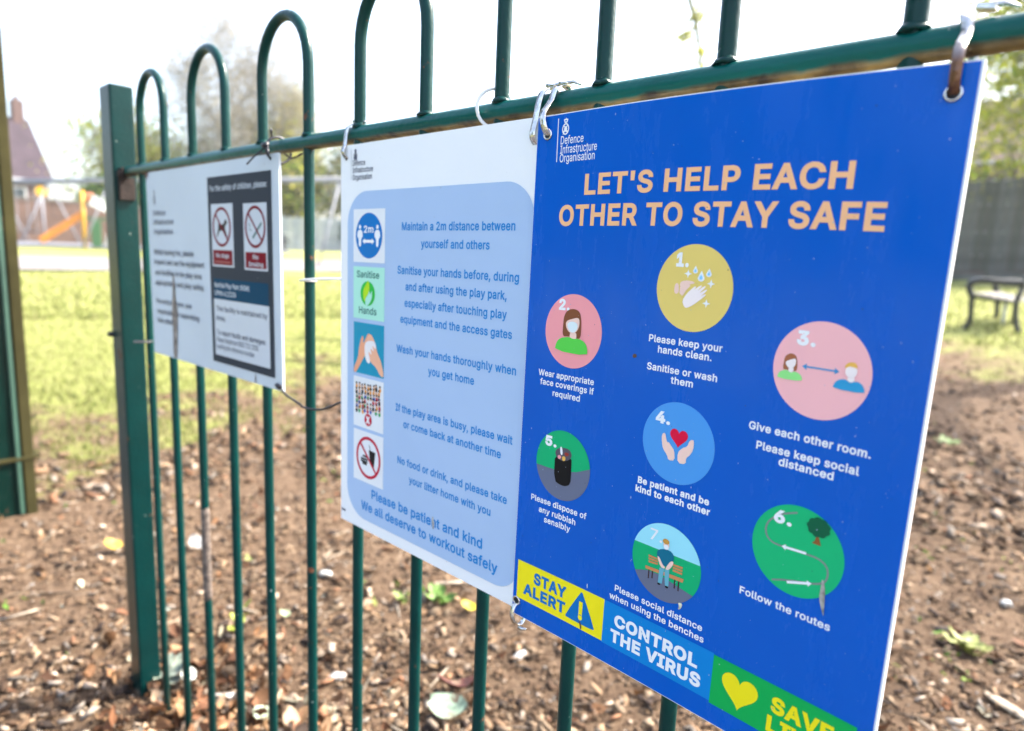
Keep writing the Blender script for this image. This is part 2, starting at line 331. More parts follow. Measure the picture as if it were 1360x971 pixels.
# letter outlines: advance, then closed rings of x,y points, 1/1000 em
GLYPHS = {
'!':[196,[[52,41,56,24,66,9,80,-1,98,-4,116,-1,130,9,140,24,143,41,140,58,130,73,116,83,98,86,80,83,66,73,56,58],[63,509,67,160,128,160,132,509]]],
"'":[206,[[70,509,78,318,128,318,136,509]]],
'(':[273,[[89,207,111,55,177,-96,236,-96,188,16,160,115,151,207,161,313,191,428,236,539,177,539,132,441,101,324]]],
')':[273,[[86,18,37,-96,97,-96,161,53,171,91,178,130,183,169,184,207,173,323,142,441,97,539,37,539,82,428,112,313,122,207,113,116]]],
',':[188,[[68,71,38,-119,84,-119,137,71]]],
'.':[188,[[50,41,53,24,63,9,78,-1,95,-4,113,-1,128,9,138,24,141,41,138,59,128,73,113,83,95,87,78,83,63,73,53,59]]],
'/':[249,[[235,533,178,533,14,-76,71,-76]]],
'0':[453,[[69,113,81,86,95,62,111,41,130,24,151,10,174,1,200,-5,227,-7,254,-5,279,1,302,10,323,24,342,41,358,62,372,86,384,113,393,144,400,178,404,214,405,254,404,294,400,330,393,364,384,395,372,423,358,447,342,467,323,484,302,498,279,508,254,514,227,516,200,514,174,508,151,498,130,484,111,467,95,447,81,423,69,395,60,364,53,330,49,294,48,254,49,214,53,178,60,144],[131,122,123,144,109,254,123,365,131,386,140,405,151,422,163,435,177,446,192,454,209,458,227,460,245,458,262,454,276,446,290,435,303,422,313,405,322,386,330,365,344,254,330,144,322,122,313,103,303,87,290,74,276,64,262,56,245,52,227,50,209,52,192,56,177,64,163,74,151,87,140,103]]],
'1':[453,[[198,509,86,427,86,358,209,448,212,448,212,55,76,55,76,0,391,0,391,55,276,55,276,509]]],
'2':[453,[[67,384,66,362,127,362,130,390,139,413,153,433,172,447,196,457,224,460,273,449,293,436,308,419,317,397,320,371,311,327,282,282,234,229,64,47,64,0,389,0,389,57,153,57,153,60,267,180,336,259,371,318,381,372,380,392,376,411,370,429,361,445,350,461,337,474,322,486,306,497,287,505,268,511,247,515,225,516,202,515,181,511,162,505,143,496,126,485,111,473,97,458,86,442,77,424,71,405]]],
'3':[453,[[114,19,133,10,152,3,173,-3,195,-6,218,-7,243,-6,266,-2,288,4,309,12,327,23,344,35,358,50,370,66,380,84,387,103,392,123,393,145,392,166,388,185,381,204,371,222,359,239,344,253,327,265,308,276,287,284,264,288,238,290,221,289,372,461,372,509,70,509,70,452,288,452,288,448,157,299,157,248,201,248,223,247,242,244,260,240,275,234,299,217,316,196,326,172,329,145,325,116,315,93,298,74,275,61,219,50,165,59,143,71,126,87,115,107,109,132,44,132,47,111,52,92,59,74,70,57,83,43,98,30]]],
'4':[453,[[40,158,40,105,282,105,282,0,343,0,343,105,413,105,413,163,343,163,343,318,282,318,282,163,109,163,109,166,311,509,247,509]]],
'5':[453,[[108,32,123,21,140,11,159,3,178,-2,199,-6,221,-7,245,-6,268,-1,289,6,309,15,327,27,343,41,357,58,369,76,379,96,386,116,390,139,391,163,379,231,345,285,334,296,321,306,308,314,294,321,229,334,178,325,136,301,134,301,151,452,366,452,366,509,96,509,67,253,128,246,167,268,218,277,233,276,248,273,262,269,275,262,297,244,314,221,320,208,324,193,327,178,328,162,327,146,324,132,320,117,314,104,298,81,276,64,250,54,221,50,173,60,138,89,122,130,60,130,62,111,67,93,74,76,83,60,94,45]]],
'6':[453,[[84,74,96,56,109,40,125,27,142,15,161,5,182,-2,203,-6,226,-7,249,-6,271,-2,291,5,310,14,327,26,343,39,356,55,368,73,377,92,384,112,388,134,389,157,388,180,384,202,378,221,370,240,359,256,347,271,332,284,316,295,298,303,278,309,258,313,235,314,196,307,173,293,322,509,252,509,137,340,80,239,64,162,65,138,69,115,75,94],[138,102,128,128,125,158,128,188,138,214,154,236,174,252,198,262,226,265,254,262,279,251,299,235,314,213,324,187,327,157,324,128,314,101,299,79,279,63,254,52,226,48,198,52,174,63,154,80]]],
'7':[453,[[97,0,165,0,391,449,391,509,62,509,62,452,323,452,323,448]]],
'8':[453,[[57,96,64,78,74,62,86,47,100,33,117,21,136,11,156,3,178,-2,201,-6,226,-7,251,-6,274,-2,297,3,317,11,336,21,352,33,366,47,378,62,388,78,395,96,400,115,401,135,400,151,397,166,393,181,387,195,351,241,327,256,300,265,300,267,318,273,333,282,347,294,359,308,369,324,376,342,381,360,382,380,381,399,377,417,370,434,361,450,350,464,337,477,322,488,306,498,288,506,269,512,248,515,226,516,204,515,183,512,164,506,146,498,129,488,114,477,101,464,90,450,81,434,75,417,71,399,70,380,71,360,76,342,83,324,93,308,105,294,119,282,135,273,153,267,153,265,125,256,101,241,65,195,59,181,55,166,53,151,52,135,53,115],[119,114,115,139,119,166,130,189,146,208,169,223,226,235,283,223,306,208,322,189,333,166,337,139,333,114,323,91,307,74,285,60,226,49,167,60,145,74,129,91],[178,300,158,313,145,330,136,351,133,376,136,400,145,420,158,437,177,449,226,460,275,449,294,437,308,420,319,376,316,351,307,330,293,313,274,300,226,290]]],
'9':[453,[[69,307,75,287,83,269,94,252,106,237,121,225,137,214,155,206,174,200,196,196,218,195,257,202,279,216,130,0,200,0,315,168,373,270,389,347,388,371,384,394,377,414,368,434,357,452,343,468,328,482,310,494,291,503,271,510,249,515,226,516,203,515,182,510,162,503,143,494,125,483,110,469,96,454,85,436,76,417,69,397,65,375,64,352,65,329],[128,322,125,352,128,381,138,407,154,430,174,446,198,457,226,460,254,457,279,446,299,430,314,407,324,381,327,350,324,321,314,295,299,273,279,257,254,247,226,243,198,247,174,257,154,273,138,295]]],
':':[188,[[50,41,53,24,63,9,78,-1,95,-4,113,-1,128,9,138,24,141,41,138,59,128,73,113,83,95,87,78,83,63,73,53,59],[50,316,53,299,63,284,78,274,95,271,113,274,128,284,138,299,141,316,138,334,128,349,113,358,95,362,78,358,63,349,53,334]]],
'A':[480,[[16,0,85,0,135,142,344,142,395,0,463,0,276,509,201,509],[191,302,213,371,239,456,264,372,287,302,324,199,155,199]]],
'B':[456,[[125,57,125,231,248,231,265,230,280,228,293,224,306,218,327,203,342,184,352,162,355,137,353,120,349,106,341,92,330,80,315,70,296,63,272,58,245,57],[60,509,60,0,247,0,276,1,301,4,324,10,344,18,362,28,377,39,390,52,400,67,408,83,414,100,417,117,418,136,417,155,414,173,409,189,402,203,385,227,363,245,339,257,315,262,315,267,356,286,387,320,398,374,397,392,394,410,388,426,381,442,371,456,359,470,345,481,329,491,310,499,290,504,266,508,241,509],[125,452,240,452,263,451,283,446,299,439,313,429,323,417,330,404,335,388,336,372,333,348,323,326,308,309,288,296,238,285,125,285]]],
'C':[510,[[42,215,48,179,57,146,70,115,86,87,104,63,126,42,150,25,176,11,205,1,235,-5,267,-7,341,5,402,38,416,49,428,62,438,76,448,91,473,160,408,160,389,114,357,81,315,60,267,53,244,54,223,59,203,66,184,76,166,89,151,105,137,124,125,145,116,169,109,195,104,223,103,254,104,285,109,314,116,340,125,364,137,385,150,404,166,419,184,432,203,442,223,450,244,454,267,456,315,449,357,428,389,395,408,348,473,348,448,418,402,471,340,504,267,516,235,514,205,508,176,498,150,484,126,466,104,445,86,421,70,393,57,362,48,329,42,293,40,254]]],
'D':[502,[[60,509,60,0,219,0,256,2,291,8,322,17,351,31,376,48,398,68,417,92,433,119,446,149,455,181,460,217,462,255,460,293,455,329,446,361,433,391,418,418,399,441,378,461,353,478,325,492,294,501,261,507,225,509],[221,452,249,450,275,446,299,438,320,428,338,415,354,399,368,381,379,361,388,338,394,312,398,285,399,255,398,225,394,198,388,172,379,149,368,128,354,110,337,94,318,81,296,70,272,63,245,58,215,57,125,57,125,452]]],
'E':[419,[[125,57,125,229,355,229,355,286,125,286,125,452,372,452,372,509,60,509,60,0,375,0,375,57]]],
'F':[410,[[125,0,125,221,346,221,346,278,125,278,125,452,369,452,369,509,60,509,60,0]]],
'G':[520,[[47,180,56,147,69,116,85,88,103,64,125,43,149,25,176,11,205,1,236,-5,269,-7,298,-5,326,0,352,8,377,19,399,33,419,50,436,69,451,91,463,115,471,141,476,170,478,200,478,256,283,256,283,199,415,199,414,180,410,160,404,141,396,123,386,107,374,93,361,81,345,71,328,63,309,58,290,54,269,53,246,54,224,59,203,66,184,76,166,89,151,105,137,124,125,145,116,169,109,195,104,223,103,254,104,285,109,314,116,340,125,364,137,385,150,404,166,419,183,432,202,442,222,450,243,454,265,456,315,448,356,427,387,393,408,349,474,349,449,416,403,469,340,504,265,516,233,514,203,508,175,498,149,484,125,466,103,445,85,421,69,393,56,362,47,329,42,293,40,254,42,216]]],
'H':[517,[[60,0,125,0,125,232,392,232,392,0,457,0,457,509,392,509,392,289,125,289,125,509,60,509]]],
'I':[300,[[31,57,31,0,269,0,269,57,183,57,183,452,269,452,269,509,31,509,31,452,118,452,118,57]]],
'K':[467,[[60,509,60,0,125,0,125,167,198,245,372,0,449,0,243,289,448,509,364,509,174,303,139,261,124,242,125,334,125,509]]],
'L':[393,[[60,509,60,0,361,0,361,57,125,57,125,509]]],
'M':[628,[[122,0,122,328,120,435,170,291,286,0,342,0,456,291,482,363,498,409,507,436,504,327,504,0,568,0,568,509,476,509,352,187,315,73,299,123,287,159,277,187,152,509,60,509,60,0]]],
'N':[523,[[120,431,148,381,177,331,202,290,387,0,463,0,463,509,399,509,399,157,401,108,403,76,388,107,363,151,136,509,60,509,60,0,125,0,125,291]]],
'O':[533,[[57,146,70,115,86,87,105,63,126,42,150,25,176,11,205,1,235,-5,267,-7,299,-5,329,1,358,11,384,25,408,42,429,63,448,87,464,115,477,146,486,179,491,215,493,254,491,293,486,329,477,362,464,393,448,421,429,445,408,466,384,484,358,498,329,508,299,514,267,516,235,514,205,508,176,498,150,484,126,466,105,445,86,421,70,393,57,362,48,329,42,293,40,254,42,215,48,179],[125,144,116,168,109,194,104,223,103,254,104,285,109,314,116,340,125,364,137,385,151,404,166,420,184,433,203,443,223,450,244,455,267,456,289,455,310,450,330,443,349,433,367,420,383,404,396,386,408,365,418,341,425,315,429,286,430,254,429,223,425,194,418,168,408,144,396,123,383,104,367,89,349,76,330,66,310,59,289,54,267,53,244,54,223,59,203,66,184,76,166,89,151,105,137,123]]],
'P':[445,[[60,0,125,0,125,186,235,186,263,187,289,191,312,198,332,207,350,219,366,233,379,248,390,265,398,284,404,304,408,325,409,348,408,370,404,391,398,411,390,430,379,447,366,462,350,476,332,487,312,497,289,504,263,508,235,509,60,509],[252,243,233,242,125,242,125,452,232,452,251,451,268,449,283,445,297,439,318,423,333,402,342,376,344,348,342,320,333,294,318,272,297,256,284,250,269,246]]],
'R':[449,[[60,0,125,0,125,198,236,198,246,198,353,0,428,0,314,209,333,217,351,228,367,240,380,255,390,271,398,289,404,309,408,330,409,352,408,374,404,395,398,415,390,433,380,450,367,465,351,478,333,489,312,498,289,504,264,508,236,509,60,509],[233,452,252,451,269,449,284,445,298,440,319,425,334,405,345,352,334,300,319,281,298,267,284,262,269,258,253,256,234,255,125,255,125,452]]],
'S':[447,[[54,77,64,60,76,44,91,31,108,19,128,9,149,1,172,-4,197,-8,224,-9,252,-8,278,-4,302,2,323,11,343,22,360,34,374,48,386,64,396,81,403,99,407,119,408,139,407,156,405,171,401,185,395,198,359,238,312,264,264,279,212,293,169,308,131,334,119,352,115,376,119,398,129,418,145,435,167,448,225,459,247,458,267,453,285,446,302,437,316,425,327,412,334,396,337,378,401,378,399,397,394,415,387,433,377,449,365,463,351,476,334,488,316,498,296,506,274,512,252,515,227,516,203,515,180,512,158,506,138,498,119,488,102,476,87,463,75,448,65,431,58,413,53,393,52,372,54,348,60,326,71,307,86,289,105,274,128,261,154,249,184,239,245,222,296,205,332,179,342,161,346,139,342,114,329,92,310,74,286,60,224,49,166,59,142,71,123,88,110,110,104,137,38,137,41,115,46,96]]],
'T':[449,[[32,509,32,452,193,452,193,0,257,0,257,452,417,452,417,509]]],
'U':[517,[[62,148,66,124,74,101,85,80,98,61,114,43,133,28,154,15,177,5,203,-2,230,-7,259,-8,288,-7,315,-2,340,5,363,15,384,28,403,43,419,61,433,80,444,101,451,124,456,148,457,173,457,509,393,509,393,178,392,160,389,144,384,128,377,113,368,100,357,88,345,77,331,68,315,61,298,56,279,53,259,52,239,53,220,56,203,61,187,68,173,77,161,88,150,100,141,113,134,128,128,144,125,160,124,178,124,509,60,509,60,173]]],
'V':[480,[[84,509,16,509,204,0,278,0,463,509,395,509,290,206,267,138,241,52,215,137,192,206]]],
'W':[686,[[16,509,155,0,230,0,318,323,335,395,343,437,351,391,368,323,455,0,530,0,670,509,603,509,510,145,492,62,486,94,462,196,380,509,306,509,211,145,193,61,187,94,163,196,82,509]]],
'X':[474,[[18,0,91,0,182,129,225,196,237,218,250,195,268,165,292,129,382,0,456,0,276,263,446,509,374,509,298,400,272,361,252,329,238,302,223,329,204,361,104,509,29,509,200,260]]],
'Y':[472,[[91,509,16,509,203,208,203,0,268,0,268,208,455,509,381,509,280,344,251,293,237,260,222,292,192,344]]],
'a':[389,[[30,108,31,90,34,74,40,58,48,45,57,32,68,22,80,13,94,5,109,-1,126,-5,142,-8,160,-9,215,1,252,25,272,52,277,52,277,0,337,0,337,251,336,272,333,290,329,306,322,320,306,343,286,360,239,379,194,384,133,375,79,346,67,335,57,322,48,307,41,291,100,274,118,301,149,322,196,331,240,322,256,311,267,297,276,257,276,255,273,243,265,235,234,227,178,220,125,211,78,193,58,179,43,161,34,138],[170,45,130,52,102,72,94,87,92,105,95,124,103,139,134,159,175,168,200,171,231,176,259,182,276,190,276,138,272,115,263,93,248,74,228,59,215,53,202,49,187,46]]],
'b':[424,[[112,0,112,59,118,59,138,31,172,4,198,-5,229,-8,252,-6,274,-2,294,6,313,16,330,29,345,45,359,63,370,84,379,107,385,133,389,160,390,189,389,218,385,245,379,270,370,293,359,314,345,332,330,348,313,361,294,371,274,378,252,383,229,384,212,383,197,382,183,378,171,373,137,346,118,319,114,319,114,509,53,509,53,0],[151,75,140,87,132,100,125,115,113,189,125,263,132,278,140,291,150,302,161,312,174,320,188,326,203,329,220,330,237,329,253,325,267,319,280,311,291,301,301,289,309,276,316,261,328,189,316,117,309,101,300,88,290,76,279,66,266,58,252,52,237,48,220,47,203,48,188,52,175,57,162,65]]],
'c':[396,[[35,159,39,133,46,108,56,85,68,64,82,46,99,30,117,16,137,6,159,-2,182,-6,207,-8,261,-1,306,21,341,56,363,102,304,117,292,89,271,66,243,52,207,46,189,47,173,51,158,57,145,66,134,76,124,88,115,102,108,117,96,187,108,258,115,274,124,287,134,299,145,310,158,319,173,325,189,329,207,330,242,325,270,311,290,289,303,262,362,277,340,322,305,356,260,377,207,384,182,382,159,378,137,370,117,360,99,346,82,330,68,312,56,291,46,268,39,243,35,216,34,187]]],
'd':[424,[[39,133,46,107,55,84,66,63,79,45,94,29,111,16,130,6,151,-2,172,-6,195,-8,227,-5,252,4,287,31,307,59,313,59,313,0,372,0,372,509,311,509,311,319,306,319,287,346,253,373,228,382,196,384,173,383,151,378,131,371,112,361,95,348,80,332,66,314,55,293,46,270,39,245,35,218,34,189,35,160],[103,133,99,151,97,169,96,189,108,261,115,276,124,289,134,301,145,311,158,319,172,325,188,329,205,330,222,329,237,326,250,320,263,312,274,302,284,291,293,278,300,263,312,189,311,169,309,149,305,131,299,115,292,100,284,87,274,75,263,65,250,57,236,52,221,48,205,47,188,48,172,52,158,58,145,66,134,76,124,88,116,101,109,117]]],
'e':[404,[[35,159,39,132,46,108,56,85,68,64,82,46,98,30,117,16,138,6,160,-2,185,-6,212,-8,283,4,335,39,345,51,353,63,360,77,365,91,306,105,285,73,254,53,212,46,195,47,179,50,164,54,151,61,139,70,128,80,118,92,110,106,104,122,100,139,97,158,96,169,371,169,371,194,357,282,350,299,341,315,330,329,319,341,266,374,205,384,180,382,157,378,135,370,115,359,97,346,80,329,67,311,55,290,46,267,39,242,35,215,34,187],[97,226,99,241,103,256,109,270,125,294,146,313,159,321,173,326,188,329,205,330,222,329,237,326,250,321,263,314,283,294,298,269,307,221,96,221]]],
'f':[254,[[142,0,142,327,228,327,228,379,142,379,142,419,145,443,154,460,171,470,195,474,215,472,227,468,243,521,222,527,187,530,135,519,113,505,96,486,85,461,81,432,81,379,6,379,6,327,81,327,81,0]]],
'g':[425,[[101,-41,51,-69,82,-110,134,-140,207,-151,230,-150,251,-147,272,-143,291,-136,309,-128,324,-117,338,-105,350,-90,360,-73,367,-54,371,-33,372,-9,372,379,313,379,313,319,308,319,288,346,253,373,228,382,196,384,173,383,152,378,131,371,112,361,95,348,80,332,66,314,55,293,46,270,39,246,35,219,34,191,35,163,39,136,46,112,55,90,66,70,80,53,95,39,113,27,132,17,151,10,172,6,195,5,227,8,252,16,287,41,306,68,311,68,311,-6,309,-28,304,-46,295,-62,282,-75,267,-85,249,-92,229,-96,207,-97,154,-88,122,-66],[109,123,103,139,99,155,97,173,96,193,97,212,99,230,103,246,109,262,116,277,124,290,134,302,145,312,158,320,172,326,188,329,205,330,222,329,237,326,251,320,264,312,275,303,285,291,293,278,300,264,312,193,300,121,293,107,285,95,275,84,264,75,251,68,237,63,222,60,205,59,188,60,172,63,158,69,145,76,134,85,124,96,116,109]]],
'h':[410,[[53,509,53,0,114,0,114,227,117,257,126,283,141,303,161,317,184,326,210,329,229,327,246,323,261,315,273,304,283,291,290,275,295,256,296,235,296,0,357,0,357,240,356,263,353,285,348,304,341,321,332,336,321,349,309,360,295,369,280,376,264,380,246,383,227,384,207,383,187,379,169,372,152,362,137,349,124,332,114,315,114,509]]],
'i':[167,[[68,446,84,443,100,446,114,455,123,468,126,483,123,499,114,512,100,521,84,524,68,521,54,512,44,499,41,483,44,468,54,455],[53,379,53,0,114,0,114,379]]],
'k':[381,[[114,212,114,509,53,509,53,0,114,0,114,141,154,178,294,0,372,0,201,216,360,379,284,379,121,212]]],
'l':[189,[[53,84,54,65,58,48,65,33,74,20,86,10,101,3,119,-1,139,-2,162,-1,181,3,170,54,146,52,130,54,120,62,114,99,114,509,53,509]]],
'm':[610,[[114,0,114,238,117,266,126,289,140,307,158,320,199,330,215,329,229,325,242,319,253,311,269,288,274,260,274,0,335,0,335,247,345,290,358,307,374,320,419,330,448,326,473,313,483,303,490,289,495,273,496,254,496,0,557,0,557,255,556,276,553,296,548,313,541,328,532,342,522,354,510,364,497,372,483,378,468,382,453,385,437,386,381,375,337,343,318,307,316,314,309,332,299,347,287,361,273,372,257,380,239,384,219,386,172,376,132,346,112,304,112,379,53,379,53,0]]],
'n':[410,[[114,0,114,227,117,257,126,283,141,303,161,317,184,326,210,329,229,327,246,323,261,315,273,304,283,291,290,275,295,256,296,235,296,0,357,0,357,240,356,263,353,285,348,304,341,321,332,336,321,349,309,360,295,369,280,376,264,380,246,383,227,384,207,383,187,379,169,372,152,362,137,349,124,332,112,312,112,379,53,379,53,0]]],
'o':[415,[[56,85,68,64,82,46,99,30,117,16,137,6,159,-2,182,-6,207,-8,232,-6,256,-2,279,6,299,16,317,30,334,46,347,64,359,85,369,108,376,133,380,159,381,187,380,216,376,243,369,268,359,291,347,312,334,330,317,346,299,360,279,370,256,378,232,382,207,384,182,382,159,378,137,370,117,360,99,346,82,330,68,312,56,291,46,268,39,243,35,216,34,187,35,159,39,133,46,108],[115,102,108,117,96,187,108,258,115,274,124,287,134,299,145,310,158,319,173,325,189,329,207,330,226,329,242,325,257,319,270,310,282,299,292,287,300,274,307,258,319,187,307,117,300,102,292,88,282,76,270,66,257,57,242,51,226,47,207,46,189,47,173,51,158,57,145,66,134,76,124,88]]],
'p':[424,[[112,319,112,379,53,379,53,-143,114,-143,114,59,118,59,138,31,173,4,198,-5,229,-8,252,-6,274,-2,294,6,313,16,330,29,345,45,359,63,370,84,379,107,385,133,389,160,390,189,389,218,385,245,379,270,370,293,359,314,345,332,330,348,313,361,294,371,274,378,252,383,229,384,212,383,197,382,183,378,171,373,137,346,118,319],[151,75,140,87,132,100,125,115,113,189,125,263,132,278,140,291,150,302,161,312,174,320,188,326,203,329,220,330,237,329,253,325,267,319,280,311,291,301,301,289,309,276,316,261,328,189,316,117,309,101,300,88,290,76,279,66,266,58,252,52,237,48,220,47,203,48,188,52,175,57,162,65]]],
'q':[424,[[39,133,46,107,55,84,66,63,79,45,94,29,111,16,130,6,151,-2,172,-6,195,-8,227,-5,252,4,287,31,306,59,311,59,311,-143,372,-143,372,379,313,379,313,319,307,319,287,346,253,373,228,382,196,384,173,383,151,378,131,371,112,361,95,348,80,332,66,314,55,293,46,270,39,245,35,218,34,189,35,160],[103,133,99,151,97,169,96,189,108,261,115,276,124,289,134,301,145,311,158,319,172,325,188,329,205,330,222,329,237,326,250,320,263,312,274,302,284,291,293,278,300,263,312,189,311,169,309,149,305,131,299,115,292,100,284,87,274,75,263,65,250,57,236,52,221,48,205,47,188,48,172,52,158,58,145,66,134,76,124,88,116,101,109,117]]],
'r':[259,[[112,321,112,379,53,379,53,0,114,0,114,237,117,262,126,284,159,315,207,326,230,324,243,322,243,384,229,384,213,385,196,384,181,380,166,375,152,367,140,357,130,347,121,335,115,321]]],
's':[365,[[40,78,46,63,53,50,62,38,72,27,84,18,98,10,112,3,182,-8,260,6,276,14,290,24,302,35,312,47,320,60,326,75,330,90,331,107,329,126,325,142,317,157,306,171,292,183,275,193,254,202,229,209,172,223,124,243,113,258,109,277,114,299,131,317,156,329,187,333,204,332,220,329,232,323,243,316,268,277,324,290,299,339,279,358,254,372,187,384,167,383,149,381,131,376,115,370,100,363,87,354,75,343,65,332,57,319,52,305,48,290,47,274,49,255,53,237,61,222,72,208,86,196,104,186,125,177,149,170,212,155,237,147,254,136,264,121,268,103,262,81,244,62,232,55,217,49,200,46,181,45,164,46,150,49,136,53,124,60,105,79,94,107,36,94]]],
't':[227,[[65,93,67,71,72,52,80,35,92,21,107,10,125,2,145,-2,168,-4,192,-3,213,2,202,54,185,51,170,50,150,53,136,61,128,76,126,98,126,327,204,327,204,379,126,379,126,471,65,471,65,379,6,379,6,327,65,327]]],
'u':[410,[[53,379,53,139,54,116,57,95,62,76,69,59,78,44,89,30,101,20,115,11,130,4,146,-1,164,-4,182,-5,203,-4,222,0,240,7,257,17,272,30,286,47,298,70,298,0,357,0,357,379,296,379,296,153,293,122,283,97,269,76,249,62,226,53,200,50,181,52,164,56,149,64,137,75,127,88,120,104,115,123,114,144,114,379]]],
'v':[389,[[187,87,165,155,84,379,17,379,163,0,226,0,371,379,305,379,224,155,203,87,195,59]]],
'w':[567,[[87,379,23,379,138,0,199,0,263,225,284,309,319,172,368,0,429,0,545,379,480,379,434,214,413,135,397,66,382,136,362,214,316,379,252,379,206,214,186,135,170,64,154,137]]],
'x':[379,[[21,0,91,0,148,85,189,155,231,85,287,0,358,0,224,192,352,379,282,379,233,306,191,233,147,306,100,379,29,379,155,195]]],
'y':[389,[[61,-86,47,-139,65,-143,91,-145,139,-136,177,-107,204,-58,371,379,305,379,224,155,202,87,195,60,187,87,165,155,84,379,17,379,163,-1,151,-36,130,-74,104,-89]]],
' ':[188,[]]}
# ------------------------------------------------------------------ the bow top fence
D = .43
green = paint_mat('dark_green_gloss_paint', (.0006, .022, .021), amount=.65)
green_bar = paint_mat('dark_green_bar_paint', (.0006, .031, .028), amount=.64, scale=30)
rustm = make_mat('rusty_metal', (.022, .014, .011), .95, var=.45, vscale=60, bump=.8, bscale=120)
LEGX = [-1.29203, -1.18439, -1.07481, -.96022, -.85236, -.73939, -.63428, -.52418, -.42233, -.3156, -.21735, -.1083]
LEGX += [-.1083+.1065*k for k in range(1, 9)]
RAILZ = CAMZ+.1222; TOPZ = CAMZ+.274; PX = -1.378
fence = empty('bow_top_fence', (PX, D, 0)); FO = Vector((PX, D, 0))
tag(fence, 'dark green painted bow top railing with three signs hung on it', 'fence')
# square end post
bm = bmesh.new(); box(bm, (-.029, 0, TOPZ/2-.1), (.058, .040, TOPZ+.2), bev=.004)
obj('post', from_bm(bm), green, fence)
bm = bmesh.new(); box(bm, (LEGX[-1]-PX+.14, 0, TOPZ/2-.1), (.058, .040, TOPZ+.2), bev=.004)
obj('post', from_bm(bm), green, fence)
# hollow rail with a grimy underside
rail_m = paint_mat('rail_paint', (.0015, .078, .068), amount=.665, scale=18); N, L = nodes(rail_m); p = N['Principled BSDF']
src = p.inputs['Base Color'].links[0].from_socket
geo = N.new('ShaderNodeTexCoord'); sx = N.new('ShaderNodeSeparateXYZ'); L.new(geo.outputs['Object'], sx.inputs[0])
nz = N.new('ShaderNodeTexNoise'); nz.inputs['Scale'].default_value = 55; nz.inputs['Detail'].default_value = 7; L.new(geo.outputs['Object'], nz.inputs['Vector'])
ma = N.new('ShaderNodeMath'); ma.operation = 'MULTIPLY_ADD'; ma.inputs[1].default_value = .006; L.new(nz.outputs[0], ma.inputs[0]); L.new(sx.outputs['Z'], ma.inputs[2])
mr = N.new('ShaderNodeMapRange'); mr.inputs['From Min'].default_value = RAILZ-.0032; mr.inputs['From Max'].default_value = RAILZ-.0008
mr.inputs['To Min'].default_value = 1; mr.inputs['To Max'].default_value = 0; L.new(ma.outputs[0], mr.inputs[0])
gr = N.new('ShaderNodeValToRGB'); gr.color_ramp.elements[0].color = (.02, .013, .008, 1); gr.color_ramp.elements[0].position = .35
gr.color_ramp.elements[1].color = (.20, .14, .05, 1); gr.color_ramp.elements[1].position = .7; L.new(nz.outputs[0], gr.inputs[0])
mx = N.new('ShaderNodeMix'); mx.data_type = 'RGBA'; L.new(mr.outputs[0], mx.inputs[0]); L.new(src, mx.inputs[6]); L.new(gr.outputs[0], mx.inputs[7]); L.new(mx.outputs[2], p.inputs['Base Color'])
bm = bmesh.new(); x0, x1 = .002, LEGX[-1]-PX+.111
pts = []
for i in range(60):
    x = x0+(x1-x0)*i/59
    pts.append((x, 0, RAILZ+.0006*math.sin(x*3.1)))
tube(bm, pts, .0088, 20)
for v in bm.verts:
    if v.co.z < RAILZ-.004: v.co.y += random.uniform(-.0004, .0004); v.co.z += random.uniform(-.0004, .0003)
obj('top_rail', from_bm(bm, True), rail_m, fence)
# hoops: two legs and the arch in one bar
def hoop(xa, xb):
    r = (xb-xa)/2; cx = (xa+xb)/2-PX; zt = TOPZ-r*1.12
    pts = [(cx-r, 0, -.22), (cx-r, 0, .3), (cx-r, 0, .7), (cx-r, 0, zt)]
    for k in range(1, 16):
        a = math.pi*(1-k/16); pts.append((cx+r*math.cos(a), 0, zt+r*1.12*math.sin(a)))
    pts += [(cx+r, 0, zt), (cx+r, 0, .7), (cx+r, 0, .3), (cx+r, 0, -.22)]
    bm = bmesh.new(); tube(bm, pts, .0064, 14); return from_bm(bm, True)
for i in range(0, len(LEGX), 2):
    h = obj('hooped_bar', hoop(LEGX[i], LEGX[i+1]), green_bar, fence)
    for xx in LEGX[i:i+2]:
        bm = bmesh.new(); bmesh.ops.create_cone(bm, cap_ends=True, segments=16, radius1=.0092, radius2=.0068, depth=.004)
        bmesh.ops.transform(bm, matrix=Matrix.Translation((xx-PX, 0, RAILZ+.0095)), verts=bm.verts[:])
        for v in bm.verts: v.co += Vector([random.uniform(-.0007, .0007) for _ in range(3)])
        obj('weld', from_bm(bm, True), green_bar, h)
# flaking grey-brown length on the third bar
bm = bmesh.new(); zc = CAMZ-.60
tube(bm, [(LEGX[2]-PX+random.uniform(-.0003, .0003), 0, zc+.013*k) for k in range(14)], [.0062]+[.0069+random.uniform(-.0002, .0004) for _ in range(12)]+[.0062], 12)
obj('flaked_patch', from_bm(bm, True), make_mat('flaking_grey_brown', (.11, .085, .07), .9, var=.6, vscale=120, bump=.8, bscale=200), fence)
